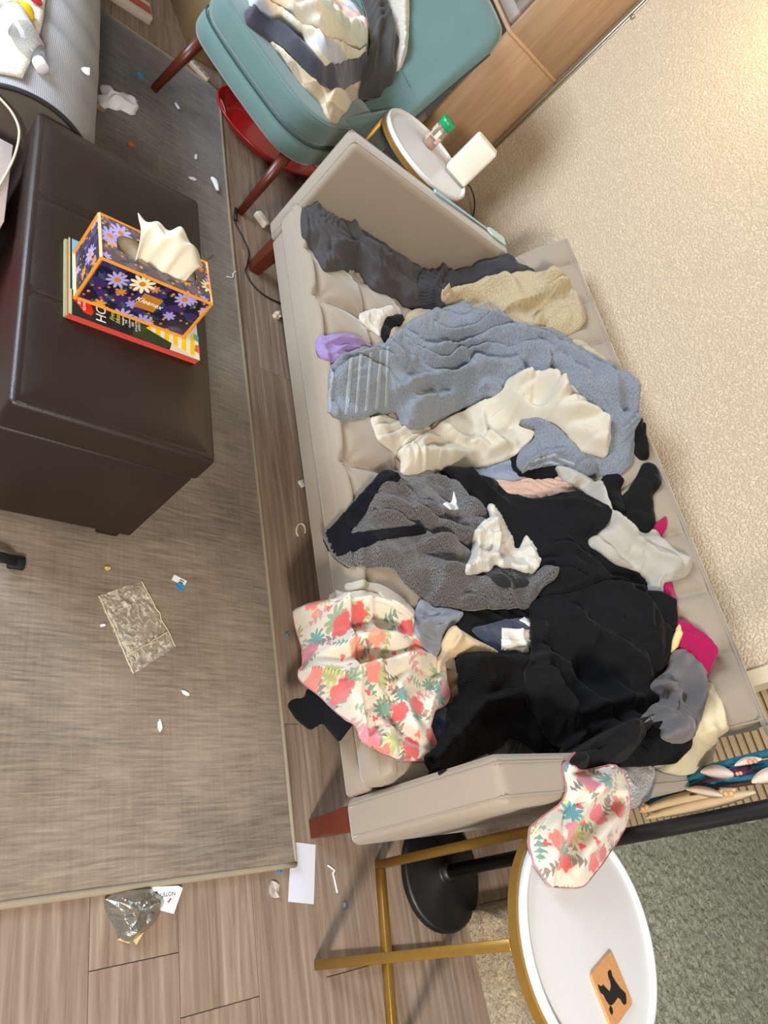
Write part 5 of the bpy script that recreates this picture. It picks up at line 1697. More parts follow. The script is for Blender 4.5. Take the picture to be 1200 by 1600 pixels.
bs = G('black_tshirt', [(688, 737), (712, 734), (745, 744), (775, 752), (790, 772), (830, 783), (875, 772), (905, 770), (930, 780), (954, 797), (953, 815), (932, 835), (915, 845), (922, 870), (960, 905), (945, 925), (900, 940), (850, 940), (815, 905), (780, 865), (740, 805), (703, 768)], BLKF,
  'black T-shirt heaped in the middle beside the patterned blouse', 'T-shirt', 0.008, 0.035, 0.07, [(0.022, 0.08, 0.9, 2, 97)], [(0.018, 0.014, [(800, 790), (860, 800), (940, 800)]), (0.016, 0.014, [(700, 745), (740, 765), (780, 790)]), (0.014, 0.02, [(850, 830), (880, 870), (890, 910)])])
cg = G('heather_cardigan', [(503, 841), (596, 737), (610, 735), (623, 739), (630, 749), (676, 742), (690, 750), (704, 757), (725, 774), (756, 795), (762, 806), (775, 830), (780, 865), (800, 890), (830, 900), (851, 884), (868, 886), (870, 904), (848, 918), (837, 935), (826, 951), (784, 952), (721, 954), (690, 951), (669, 947), (651, 928), (630, 910), (616, 888), (574, 888), (543, 884), (525, 872)], HEA,
  'charcoal heather cardigan with a wide navy neckband', 'cardigan', 0.009, 0.022, 0.05, [(0.032, 0.07, 1.3, 2, 101), (0.005, 0.03, 1.2, 2, 7)],
  [(0.022, 0.012, [(590, 775), (615, 765), (640, 790), (645, 815)]), (0.018, 0.012, [(655, 765), (665, 800), (690, 812), (745, 815)]), (-0.02, 0.016, [(660, 830), (700, 815), (760, 815)]), (0.016, 0.012, [(620, 870), (700, 855), (760, 840)]),
   (0.014, 0.012, [(640, 900), (720, 900), (800, 920)]), (0.02, 0.012, [(705, 765), (725, 790), (755, 800)])], support=hang(1.16, -1.0, -0.6, 0.26, 0.37), maxt=0.03)
G('neckband', [(503, 841), (550, 788), (596, 737), (610, 735), (625, 743), (628, 750), (598, 755), (577, 788), (573, 800), (546, 834), (602, 826), (662, 820), (668, 834), (602, 843), (564, 857), (525, 873), (511, 856)], NAVY, '', '', 0.004, 0.004, 0.02, edge=0.006, parent=cg, sm=1, bridge=1, chaikin=1, maxt=0.008)
G('white_care_tag', [(692, 788), (706, 783), (709, 768), (717, 795), (703, 797)], plain('satin_tag', (236, 236, 240), 0.4), '', '', 0.002, 0.003, 0.01, parent=cg, sm=1, bridge=1, chaikin=0, maxt=0.004, edge=0.004)
G('black_footie_sock', [(756, 896), (781, 884), (802, 887), (828, 894), (825, 917), (795, 922), (774, 914)], fabric('washed_black', (38, 37, 40), 'weave'),
  'rolled black sock in the fold of the heather cardigan', 'sock', 0.008, 0.016, 0.025, [(0.008, 0.02, 0.3, 2, 111)])
G('white_fuzzy_sock', [(760, 791), (769, 788), (784, 809), (802, 844), (805, 858), (811, 858), (821, 835), (830, 844), (845, 877), (838, 893), (823, 897), (798, 887), (784, 889), (772, 882), (767, 893), (730, 901), (724, 889), (735, 872), (739, 833), (749, 819), (766, 812)], WCR,
  'white textured sock on top of the heather cardigan', 'sock', 0.009, 0.022, 0.028, [(0.012, 0.03, 0.4, 2, 112)], [(0.012, 0.008, [(765, 800), (775, 840), (772, 875)]), (0.010, 0.008, [(745, 835), (742, 870), (735, 890)])], ragged=0.0008)
# --- near end
G('ivory_pillowcase', [(1098, 1065), (1112, 1068), (1123, 1101), (1127, 1131), (1132, 1175), (1123, 1193), (1105, 1204), (1072, 1211), (1042, 1206), (1020, 1197), (990, 1190), (985, 1140), (1050, 1090)], IVORY,
  'ivory cotton pillowcase stuffed in the near corner of the sofa', 'pillowcase', 0.008, 0.045, 0.06, [(0.012, 0.06, 0.5, 2, 121)], [(0.012, 0.008, [(1118, 1090), (1122, 1140), (1120, 1190)]), (0.01, 0.008, [(1090, 1140), (1100, 1170), (1115, 1185)])], support=hplane(0.665, -0.26, 0.0, 1.55, 2.2))
G('speckled_grey_sweater', [(955, 1195), (987, 1192), (1013, 1198), (1019, 1219), (1013, 1248), (995, 1264), (978, 1262), (968, 1233)], WOOL,
  'speckled grey wool sweater end behind the sofa arm', 'sweater', 0.008, 0.02, 0.03, [(0.012, 0.03, 0.3, 2, 122)], bridge=10, support=hplane(0.63, -0.2, 0.06, 1.45, 1.95))
G('black_trousers', [(980, 1120), (1030, 1110), (1080, 1145), (1080, 1168), (1055, 1194), (1000, 1198), (945, 1198), (930, 1160)], BLK2,
  'black trousers end below the grey cotton shirt', 'trousers', 0.008, 0.03, 0.05, [(0.012, 0.05, 0.9, 2, 123)], support=hplane(0.66, -0.26, -0.03, 1.4, 2.0))
G('navy_star_pajamas', [(664, 1146), (677, 1114), (698, 1100), (716, 1095), (712, 1125), (700, 1151), (690, 1170), (670, 1160)], fabric('navy_star', (22, 32, 54), 'weave'),
  'navy pajamas with tiny gold stars beside the floral blanket', 'pajamas', 0.006, 0.014, 0.03, [(0.008, 0.03, 0.3, 2, 124)])
G('camouflage_shirt', [(682, 1060), (698, 1044), (720, 1056), (722, 1083), (702, 1097), (690, 1090), (683, 1074)], fabric('camo_print', (120, 98, 62), 'crinkle', 0.3),
  'brown mottled shirt tucked below the beige bra', 'shirt', 0.006, 0.012, 0.02, [(0.008, 0.02, 0.2, 2, 125)])
G('black_red_pajamas', [(760, 1180), (775, 1160), (790, 1143), (812, 1143), (840, 1165), (830, 1182)], fabric('black_print', (30, 24, 26), 'weave'),
  'black pajamas with a red print peeking out at the near arm', 'pajamas', 0.006, 0.012, 0.02, [(0.006, 0.02, 0.2, 2, 126)])
FB = G('floral_fleece_blanket', [(457, 964), (458, 955), (476, 948), (525, 938), (577, 934), (616, 945), (647, 966), (655, 995), (668, 1020), (692, 1030), (698, 1065), (703, 1090), (697, 1104), (678, 1111), (670, 1139), (686, 1167), (668, 1191), (623, 1191), (592, 1180), (570, 1169), (560, 1156), (558, 1139), (542, 1128), (525, 1114), (500, 1090), (466, 1065), (464, 1055), (474, 1044), (471, 1027), (472, 1013), (463, 988)], FLOR,
  'white floral fleece blanket hanging over the sofa front', 'blanket', 0.008, 0.016, 0.04, [(0.022, 0.07, 1.45, 3.0, 131)],
  [(0.026, 0.014, [(462, 962), (520, 960), (580, 956), (640, 972)]), (-0.016, 0.012, [(475, 1005), (530, 990), (580, 985), (640, 990)]), (0.022, 0.014, [(474, 1030), (530, 1018), (580, 1010), (650, 1010)]), (-0.016, 0.010, [(480, 1048), (540, 1040), (600, 1030), (660, 1022)]),
   (0.028, 0.022, [(468, 1058), (520, 1065), (560, 1066)], 'flap'), (0.030, 0.014, [(552, 1125), (545, 1090), (570, 1060), (620, 1040), (670, 1028)]), (0.022, 0.014, [(655, 1160), (630, 1110), (620, 1080), (650, 1050)]), (-0.018, 0.010, [(680, 1175), (640, 1160), (600, 1120), (590, 1090)]),
   (0.018, 0.012, [(690, 1050), (675, 1090), (665, 1140)]), (0.016, 0.014, [(570, 1155), (610, 1175), (660, 1182)])], support=hang(1.115, -0.80, -0.20, 0.13, 0.375), bridge=7, maxt=0.012, uvrot=0.4)
STITCH = plain('pink_stitch', (186, 112, 120), 0.8)
tube('edge_stitching', FS.edge[::3], 0.0013, STITCH, FB, 5, cyclic=True, sub=1)
STR = fabric('ecru_webbing', (218, 206, 188), 'weave', 0.05)
G('fabric_strap', [(512, 929), (550, 924), (586, 925), (617, 937), (648, 962), (643, 971), (612, 949), (584, 938), (550, 937), (513, 941)], STR,
  'inner cream fabric strap along the floral blanket edge', 'strap', 0.008, 0.0, 0.02, edge=0.003, bridge=3, sm=2, chaikin=1, maxt=0.009, raise_=0.012)
G('fabric_strap', [(538, 912), (570, 908), (598, 914), (627, 933), (651, 959), (646, 968), (622, 947), (594, 928), (570, 921), (538, 924)], STR,
  'outer cream fabric strap above the floral blanket', 'strap', 0.008, 0.0, 0.02, edge=0.003, bridge=3, sm=2, chaikin=1, maxt=0.009, raise_=0.012)
G('grey_briefs', [(645, 980), (648, 971), (650, 948), (656, 936), (665, 941), (677, 952), (693, 952), (717, 957), (725, 960), (717, 971), (707, 980), (693, 992), (690, 1020), (679, 1027), (663, 1013), (651, 997)], GBLUE,
  'grey briefs with a dark waistband next to the blanket', 'briefs', 0.006, 0.014, 0.025, [(0.010, 0.03, 1.2, 2, 132)], [(0.01, 0.008, [(648, 985), (680, 975), (715, 968)])])
G('navy_shirt', [(735, 983), (761, 976), (787, 969), (824, 965), (840, 985), (838, 1022), (817, 1031), (798, 1022), (776, 1022), (755, 1003)], NAVYB,
  'navy cotton shirt with a white care label', 'shirt', 0.006, 0.012, 0.03, [(0.008, 0.04, 1.0, 2, 133)])
nv = bpy.data.objects['navy_shirt']
G('care_label', [(784, 981), (828, 984), (827, 1021), (783, 1016)], plain('label_cloth', (228, 222, 210), 0.7, bump=0.2, bscale=300), '', '', 0.0025, 0.001, 0.02, edge=0.003, parent=nv, sm=2, bridge=2, chaikin=0, maxt=0.003)
G('care_label', [(783, 999), (829, 1000), (829, 1011), (783, 1010)], plain('label_satin', (240, 236, 226), 0.5), '', '', 0.002, 0.0, 0.02, edge=0.003, parent=nv, sm=1, bridge=1, chaikin=0, maxt=0.003)
G('care_label', [(811, 969), (819, 964), (829, 973), (827, 980)], plain('label_satin', (240, 236, 226), 0.5), '', '', 0.002, 0.001, 0.02, edge=0.003, parent=nv, sm=1, bridge=1, chaikin=0, maxt=0.003)
G('beige_bra', [(689, 1006), (698, 987), (705, 981), (717, 983), (740, 997), (773, 1015), (783, 1025), (749, 1023), (721, 1024), (700, 1031), (690, 1043), (687, 1055), (681, 1048), (683, 1029), (690, 1018)], BONE,
  'beige bra with a clasp lying by the black knit pants', 'bra', 0.006, 0.020, 0.025, [(0.004, 0.03, 1.0, 2, 134)], [(0.010, 0.006, [(695, 1000), (708, 984), (716, 1000), (705, 1018)])])
G('black_knit_pants', [(711, 1030), (721, 1022), (749, 1020), (780, 1022), (801, 1018), (824, 1024), (845, 1050), (860, 1090), (880, 1130), (890, 1172), (870, 1182), (835, 1176), (815, 1160), (795, 1152), (778, 1170), (740, 1187), (712, 1198), (679, 1217), (670, 1209), (660, 1183), (682, 1167), (693, 1132), (700, 1102), (717, 1085), (713, 1067), (716, 1048)], BLKK,
  'black ribbed knit pants flopping over the near sofa arm', 'pants', 0.009, 0.030, 0.05, [(0.020, 0.06, 0.2, 2.2, 135), (0.006, 0.025, 0.3, 2, 9)],
  [(0.02, 0.014, [(670, 1195), (715, 1150), (750, 1110), (810, 1090), (850, 1100)]), (-0.018, 0.014, [(730, 1140), (770, 1120), (810, 1130)]), (0.016, 0.012, [(725, 1040), (780, 1040), (830, 1050)])])
G('black_dress', [(828, 944), (848, 933), (881, 930), (914, 920), (943, 908), (965, 912), (998, 926), (1017, 933), (1039, 937), (1053, 952), (1056, 970), (1053, 999), (1046, 1025), (1026, 1061), (1015, 1070), (1031, 1098), (1003, 1130), (1000, 1160), (975, 1190), (940, 1200), (925, 1203), (888, 1206), (874, 1180), (859, 1165), (848, 1145), (822, 1098), (818, 1050), (829, 1020)], BLKF,
  'big black cotton dress heaped at the near end', 'dress', 0.009, 0.050, 0.08, [(0.028, 0.10, 0.4, 2, 141), (0.006, 0.03, 0.6, 2, 3)],
  [(0.024, 0.014, [(840, 960), (835, 1020), (850, 1090), (880, 1130), (940, 1110), (1010, 1095)]), (-0.03, 0.03, [(880, 1040), (920, 1070), (970, 1070)]), (0.020, 0.018, [(870, 960), (900, 990), (950, 1020), (1000, 1060), (1025, 1090)]),
   (0.018, 0.012, [(940, 915), (990, 930), (1040, 945)]), (0.016, 0.010, [(960, 920), (990, 960), (1000, 1000)]), (0.02, 0.02, [(860, 1120), (900, 1170), (960, 1150), (1000, 1120)])])
G('yellow_print_shirt', [(1050, 1000), (1055, 985), (1062, 972), (1066, 990), (1056, 1015), (1046, 1025)], fabric('yellow_print', (222, 200, 140), 'crinkle', 0.2),
  'yellow and white print sliver between black dress and magenta shirt', 'shirt', 0.005, 0.006, 0.02, [])
G('grey_cotton_shirt', [(1048, 1019), (1064, 1016), (1083, 1032), (1097, 1057), (1100, 1094), (1094, 1127), (1083, 1149), (1068, 1163), (1039, 1161), (1030, 1153), (1031, 1131), (1017, 1116), (1004, 1133), (1000, 1128), (1017, 1101), (1031, 1098), (1022, 1083), (1015, 1068), (1037, 1050)], GREYS,
  'crumpled grey cotton shirt beside the magenta shirt', 'shirt', 0.007, 0.028, 0.04, [(0.022, 0.04, 0.9, 2, 151), (0.008, 0.02, 0.2, 2, 5)], [(0.015, 0.008, [(1060, 1022), (1088, 1060), (1090, 1110)]), (0.014, 0.008, [(1018, 1075), (1050, 1080), (1040, 1110)]), (-0.02, 0.010, [(1040, 1070), (1065, 1085), (1068, 1110)])])
F2 = G('floral_fleece_throw', [(876, 1180), (890, 1200), (907, 1204), (932, 1200), (954, 1196), (967, 1204), (976, 1226), (981, 1252), (977, 1292), (963, 1318), (937, 1354), (911, 1385), (896, 1388), (856, 1386), (833, 1351), (825, 1318), (827, 1292), (844, 1277), (874, 1255), (884, 1233), (880, 1205)], FLOR,
  'floral fleece corner draped over the near arm onto the white side table', 'blanket', 0.008, 0.016, 0.04, [(0.018, 0.06, -0.6, 3, 161)],
  [(0.024, 0.014, [(950, 1200), (920, 1250), (880, 1300), (850, 1350)]), (0.020, 0.014, [(972, 1230), (950, 1280), (910, 1330), (890, 1375)]), (-0.016, 0.010, [(930, 1240), (900, 1290), (870, 1330)])], bridge=8, maxt=0.014, uvrot=2.2, support=hplane(0.622, -0.16, 0.06, 1.2, 1.80), uvw=(0.0, 0.0))
tube('edge_stitching', FS.edge[::3], 0.0017, STITCH, F2, 5, cyclic=True, sub=1)
G('blanket_tag', [(804, 1300), (810, 1293), (824, 1292), (826, 1305), (812, 1315), (806, 1312)], plain('satin_tag2', (226, 214, 196), 0.5), '', '', 0.003, 0.002, 0.01, edge=0.004, parent=F2, sm=2, bridge=2, chaikin=0, maxt=0.004)
# ================================================================== BLANKETS ON THE TEAL CHAIR
cobj = [o for o in chair.children if o.type == 'MESH' and o.name.split('.')[0] in ('seat_base', 'seat_cushion', 'backrest', 'arm')]
t2_ = math.radians(38)
E3 = np.array([e_[0], e_[1], 0.0]); N3 = np.array([n_[0], n_[1], 0.0])
VV3 = -N3 * math.cos(t2_) + np.array([0, 0, 1.0]) * math.sin(t2_)
FC = Field((-2.873, 1.243, 0), E3, VV3, -0.62, 0.62, -0.35, 1.1, 0.006, cobj)
GC = FC.garment
def check_mat():
    t = NT('checked_fleece')
    uv = t.uv()
    ch = t.n('ShaderNodeTexChecker')
    t.sock(ch, 'Vector', t.mapping(uv, (1, 1, 1), (0, 0, 0.5)))
    ch.inputs['Scale'].default_value = 14
    ch.inputs[1].default_value = lin((206, 190, 162)); ch.inputs[2].default_value = lin((176, 158, 132))
    t.set('Base Color', ch.outputs[0]); t.set('Roughness', 0.95); t.set('Sheen Weight', 0.4)
    t.bump(t.noise(uv, 300, 2), 0.5, 0.003)
    return t.m
def quilt_mat():
    t = NT('patchwork_pastel')
    uv = t.uv()
    vo = t.n('ShaderNodeTexVoronoi', voronoi_dimensions='2D', distance='CHEBYCHEV')
    t.sock(vo, 'Vector', t.mapping(uv, (9, 9, 1), (0, 0, 0.2)))
    vo.inputs['Scale'].default_value = 1.0
    vo.inputs['Randomness'].default_value = 0.25
    cs = t.n('ShaderNodeSeparateColor'); t.sock(cs, 0, vo.outputs['Color'])
    c = t.ramp(cs.outputs[0], [(0, lin((214, 208, 188))), (0.2, lin((150, 190, 180))), (0.36, lin((232, 190, 150))), (0.52, lin((176, 184, 204))), (0.68, lin((222, 180, 170))), (0.84, lin((190, 204, 190)))], 'CONSTANT')
    n1 = t.noise(uv, 40, 3)
    t.set('Base Color', t.mix(t.math('MULTIPLY', n1, 0.4), c, lin((236, 226, 210))))
    t.set('Roughness', 0.9)
    t.bump(t.noise(uv, 120, 3), 0.3, 0.003)
    return t.m
GC('checked_blanket', [(420, 62), (438, 89), (457, 114), (478, 140), (501, 161), (506, 177), (520, 198), (527, 196), (532, 182), (543, 175), (548, 161), (556, 154), (570, 140), (580, 120), (560, 80), (500, 50), (450, 30)], check_mat(),
   'cream and tan checked blanket lowest in the folded stack', 'blanket', 0.010, 0.05, 0.06, [(0.012, 0.05, 0.3, 2, 201)], [(0.02, 0.012, [(505, 175), (520, 165), (540, 160)]), (0.02, 0.01, [(425, 72), (460, 112), (500, 155)])], uvw=(0.0, 0.8))
GC('navy_grey_blanket', [(380, 19), (389, 12), (403, 18), (440, 30), (473, 45), (500, 65), (520, 85), (543, 88), (576, 85), (578, 117), (562, 126), (543, 135), (532, 142), (520, 140), (511, 133), (501, 138), (492, 128), (473, 110), (450, 89), (427, 65), (403, 51), (389, 42), (382, 35)], fabric('navy_grey_fleece', (74, 74, 86), 'fleece', 0.1),
   'navy grey folded blanket in the chair stack', 'blanket', 0.012, 0.06, 0.05, [(0.008, 0.05, 0.2, 2, 202)], [(0.02, 0.012, [(385, 28), (430, 58), (480, 105), (505, 132)])])
GC('pastel_quilt', [(383, -8), (394, 12), (415, 26), (434, 35), (462, 51), (473, 58), (483, 72), (497, 91), (508, 106), (515, 100), (529, 100), (548, 91), (567, 89), (576, 84), (574, 70), (543, 55), (500, 25), (470, -5), (440, -20)], quilt_mat(),
   'pastel patchwork quilt, lower fold in the chair stack', 'quilt', 0.012, 0.06, 0.05, [(0.012, 0.06, 0.2, 2, 203)], [(0.016, 0.01, [(400, 10), (450, 40), (490, 70), (510, 98)])], uvw=(0.0, 0.8))
GC('pastel_comforter', [(405, -10), (434, 19), (457, 30), (485, 42), (511, 56), (543, 68), (567, 79), (574, 77), (576, 47), (566, 28), (550, 8), (532, -14), (470, -25)], quilt_mat(),
   'puffy pastel patchwork comforter on top of the chair stack', 'comforter', 0.014, 0.07, 0.05, [(0.016, 0.06, 0.4, 2, 204)], [(0.014, 0.01, [(440, 12), (490, 34), (540, 58), (570, 70)]), (-0.014, 0.01, [(430, 5), (480, 22), (530, 40)])], uvw=(0.0, 0.8))
GC('white_crinkled_blanket', [(598, -12), (606, 14), (612, 47), (616, 82), (618, 114), (627, 108), (635, 86), (638, 58), (640, 23), (639, -14)], WCR,
   'white crinkled blanket against the teal chair back', 'blanket', 0.012, 0.05, 0.04, [(0.016, 0.03, 1.4, 2, 205)])
GC('charcoal_sheet', [(558, -14), (571, 21), (577, 51), (577, 77), (573, 98), (566, 121), (559, 149), (567, 156), (578, 155), (595, 153), (599, 140), (613, 133), (619, 112), (619, 89), (624, 63), (614, 40), (605, 14), (600, -14)], fabric('charcoal_cotton', (70, 68, 66), 'weave', 0.1),
   'charcoal cotton sheet draped down beside the quilt', 'sheet', 0.008, 0.06, 0.04, [(0.014, 0.04, 1.5, 3, 206)], [(0.018, 0.008, [(575, 0), (585, 50), (578, 110), (572, 150)]), (0.014, 0.008, [(595, 0), (608, 60), (600, 120)])])

# ================================================================== SMALL THINGS ON THE FLOOR
def flat_poly(name, pxs, z, h, mat, label, cat, parent=None, group=None):
    P = [onz(px, py, z) for px, py in pxs]
    c = sum(P) / len(P)
    pl_ = [(float(p[0] - c[0]), float(p[1] - c[1])) for p in P]
    ar = sum(a[0] * b[1] - b[0] * a[1] for a, b in zip(pl_, pl_[1:] + pl_[:1]))
    if ar < 0: pl_ = pl_[::-1]
    o = prism(name, pl_, 0, h, mat, parent)
    o.location = (float(c[0]), float(c[1]), float(z))
    if parent is None: tag(o, label, cat, group)
    return o
flat_poly('paper_slip', [(455, 1315), (493, 1320), (490, 1413), (450, 1409)], 0.0005, 0.0008, plain('white_slip', (208, 211, 222), 0.7, var=0.02), 'blank white paper slip on the floor by the sofa leg', 'paper')
flat_poly('paper_sheet', [(-20, 1398), (46, 1394), (47, 1406), (-20, 1411)], 0.0005, 0.0008, plain('white_slip', (222, 224, 234), 0.7), 'edge of a white sheet under the rug border at left', 'paper')
# plastic bag
bag_c = [(152, 932), (222, 908), (275, 1010), (207, 1054)]
BW = [onz(px, py, RZ) for px, py in bag_c]
def bag_mat():
    t = NT('cellophane')
    v = t.obj()
    n1 = t.noise(v, 45, 4, 0.6, 1.5)
    t.set('Base Color', (0.88, 0.82, 0.68, 1))
    t.set('Roughness', 0.16)
    t.set('Alpha', t.math('ADD', 0.16, t.math('MULTIPLY', t.ramp(n1, [(0.45, (0, 0, 0, 1)), (0.62, (1, 1, 1, 1))]), 0.5)))  # crinkle highlights painted in as patches of higher opacity
    t.set('Specular IOR Level', 1.0)
    t.bump(n1, 1.0, 0.01)
    return t.m
bc = sum(BW) / 4
def bag_fn(i, j):
    p = (BW[0] * (1 - i) + BW[1] * i) * (1 - j) + (BW[3] * (1 - i) + BW[2] * i) * j
    z = 0.003 + 0.010 * abs(mnoise.noise(Vector((p[0] * 22, p[1] * 22, 2)))) + 0.004 * abs(mnoise.noise(Vector((p[0] * 60, p[1] * 60, 7))))
    e = min(i, 1 - i, j, 1 - j) * 14
    if e < 1: z *= max(0.25, e)
    return (p[0] - bc[0] + 0.004 * mnoise.noise(Vector((j * 9, i * 3, 1))), p[1] - bc[1] + 0.004 * mnoise.noise(Vector((i * 9, j * 9, 4))), z)
bg = empty('plastic_bag', tuple(map(float, bc)))
grid_mesh('film', bag_fn, 50, 70, bag_mat(), bg)
SEAM = plain('bag_seam', (206, 192, 160), 0.3)
def bagp(i, j):
    q = bag_fn(i, j); return (q[0], q[1], q[2] + 0.0015)
tube('seam', [bagp(0.02, k / 12) for k in range(13)], 0.0016, SEAM, bg, 5)
tube('seam', [bagp(0.98, k / 12) for k in range(13)], 0.0016, SEAM, bg, 5)
tube('seam', [bagp(k / 8, 0.78) for k in range(9)], 0.0016, SEAM, bg, 5)
tag(bg, 'clear crinkled plastic bag lying on the rug', 'bag')
# foil wrapper
def foil_mat():
    t = NT('foil')
    v = t.obj()
    n1 = t.noise(v, 38, 3, 0.5, 0.8)
    t.set('Base Color', lin((176, 172, 164))); t.set('Metallic', 0.85); t.set('Roughness', 0.26)
    t.bump(n1, 0.7, 0.006)
    return t.m
fw = empty('snack_wrapper', (0, 0, 0))
fz = 0.0
FP = [onz(px, py, 0.004) for px, py in ((162, 1405), (172, 1395), (200, 1388), (232, 1384), (240, 1392), (255, 1400), (258, 1408), (248, 1428), (240, 1440), (225, 1455), (205, 1475), (190, 1470), (182, 1460), (172, 1440), (162, 1420))]
fc = sum(FP) / len(FP)
fw.location = tuple(map(float, (fc[0], fc[1], 0.0005)))
v_, f_ = [(0, 0, 0.030)], []
m = len(FP)
rs = random.Random(5)
for r_ in (0.35, 0.7, 1.0):
    for p in FP:
        d = p - fc
        v_.append((d[0] * r_ * (1 + 0.06 * rs.uniform(-1, 1)), d[1] * r_ * (1 + 0.06 * rs.uniform(-1, 1)), (0.028 if r_ < 0.5 else 0.020 if r_ < 0.9 else 0.002) + 0.010 * rs.random()))
for k in range(m):
    f_.append((0, 1 + k, 1 + (k + 1) % m))
    for q in (0, 1):
        a = 1 + q * m
        f_.append((a + k, a + m + k, a + m + (k + 1) % m, a + (k + 1) % m))
b0 = len(v_)
for p in FP:
    d = p - fc
    v_.append((d[0] * 0.95, d[1] * 0.95, 0.0))
for k in range(m):
    f_.append((1 + 2 * m + k, b0 + k, b0 + (k + 1) % m, 1 + 2 * m + (k + 1) % m))
f_.append(tuple(b0 + k for k in range(m))[::-1])
fo = mesh('foil', v_, f_, foil_mat(), fw)
def wsub(name, pxs, z, h, mat):
    P = [onz(px, py, z) for px, py in pxs]
    pl_ = [(float(p[0] - fc[0]), float(p[1] - fc[1])) for p in P]
    ar = sum(a[0] * b[1] - b[0] * a[1] for a, b in zip(pl_, pl_[1:] + pl_[:1]))
    if ar < 0: pl_ = pl_[::-1]
    return prism(name, pl_, z, z + h, mat, fw)
wsub('wrapper_flap', [(236, 1386), (278, 1384), (285, 1388), (271, 1428), (248, 1422)], 0.008, 0.001, WPAPER)
wsub('wrapper_edge', [(182, 1468), (228, 1449), (212, 1476), (208, 1470), (200, 1474)], 0.002, 0.004, plain('wrapper_yellow', (222, 198, 140), 0.5))
ink = plain('ink_black', (30, 30, 34), 0.6)
cxy = onz(260, 1397, 0.009); cdx = onz(270, 1396, 0.009) - cxy
text('lettering', 'NOTE N', 0.011, ink, fw, Matrix.Translation((cxy[0] - fc[0], cxy[1] - fc[1], 0.0094)) @ Matrix.Rotation(math.atan2(cdx[1], cdx[0]) + math.pi, 4, 'Z'))
wsub('print_mark', [(240, 1393), (246, 1393), (246, 1396), (240, 1396)], 0.009, 0.0004, ink)
wsub('print_mark', [(261, 1410), (266, 1403), (268, 1404), (263, 1411)], 0.009, 0.0004, plain('ink_red', (170, 40, 50), 0.6))
tag(fw, 'crumpled silver foil snack wrapper at the rug end', 'wrapper')
# tag with blue tack, scraps
ht = flat_poly('garment_tag', [(272, 898), (292, 908), (288, 916), (268, 906)], RZ, 0.001, WPAPER, 'small white printed hang tag on the rug', 'tag')
mesh_mark = plain('tag_ink', (90, 90, 96), 0.6)
for k, (a, b) in enumerate((((282, 905), (288, 908)), ((281, 908), (286, 911)))):
    o = flat_poly('tag_print', [a, b, (b[0] - 1, b[1] + 1.6), (a[0] - 1, a[1] + 1.6)], RZ + 0.001, 0.0003, mesh_mark, '', '', None)
    for kk in ('label', 'category'):
        if kk in o: del o[kk]
    o.parent = ht
    o.location = o.location - ht.location
BLB = plain('blue_plastic', (40, 140, 200), 0.5)
scrap('wrapper_scrap', 281, 917, RZ, 0.011, BLB, 'blue plastic scrap touching the white hang tag', 'scrap', seed=11, curl=0.006)
scrap('wrapper_scrap', 219, 119, RZ, 0.016, BLB, 'blue scrap on the rug near the teal chair leg', 'scrap', seed=12)
scrap('wrapper_scrap', 436, 1362, 0.0, 0.006, BLB, 'tiny blue scrap at the near rug corner', 'scrap', seed=13)
scrap('wrapper_scrap', 448, 992, 0.0, 0.006, plain('teal_scrap', (60, 140, 140), 0.6), 'tiny teal scrap on the planks by the floral blanket', 'scrap', seed=14)
scrap('wrapper_scrap', 539, 1415, 0.0, 0.006, plain('greyblue_scrap', (120, 140, 160), 0.6), 'tiny grey-blue scrap on the planks by the brass table', 'scrap', seed=15)
scrap('orange_scrap', 204, 226, RZ, 0.014, plain('orange_plastic', (224, 100, 56), 0.5), 'small orange scrap on the rug beyond the ottoman', 'scrap', seed=16, elong=1.3)
scrap('yellow_scrap', 167, 888, RZ, 0.006, plain('yellow_scrap', (214, 190, 90), 0.5), 'tiny yellow scrap on the rug by the ottoman foot', 'scrap', seed=17)
for k, (px, py, s, lb) in enumerate(((249, 1134, 0.008, 'thin white paper shred in the rug centre'), (290, 1084, 0.008, 'white thread on the rug beside the plastic bag'), (300, 279, 0.012, 'white crumb on the rug near the ottoman corner'),
                                     (306, 246, 0.010, 'white crumb on the rug nearer the chair'), (432, 1092, 0.006, 'white crumb on the planks by the black leggings'), (160, 977, 0.005, 'white speck on the rug left of the plastic bag'))):
    scrap('paper_crumb', px, py, RZ if px < 400 else 0.0, s, WPAPER, lb, 'scrap', 'white crumbs on the floor', seed=20 + k, n=6, curl=0.003, elong=1.5, rot=k)
scrap('dust_fluff', 428, 1392, 0.0, 0.018, plain('dust_grey', (176, 164, 154), 0.95), 'grey dust fluff on the planks by the rug corner', 'fluff', seed=31, n=9, curl=0.010, elong=1.2)
def lump(name, pxs, z, r, mat, label, cat):
    P = [onz(px, py, z + r * 0.8) for px, py in pxs]
    return tag(tube(name, P, lambda s: r * (0.45 + 0.55 * math.sin(math.pi * min(0.95, max(0.05, s)))), mat, None, 8, 0.8), label, cat)
lump('cotton_twist', [(330, 277), (336, 284), (340, 297)], RZ, 0.013, WPAPER, 'white twist of cotton on the rug near its edge', 'cotton')
lump('cotton_twist', [(274, 161), (280, 170)], RZ, 0.014, plain('pale_blue_fluff', (196, 206, 226), 0.9), 'pale twist of fluff on the dark rug by the chair', 'cotton')
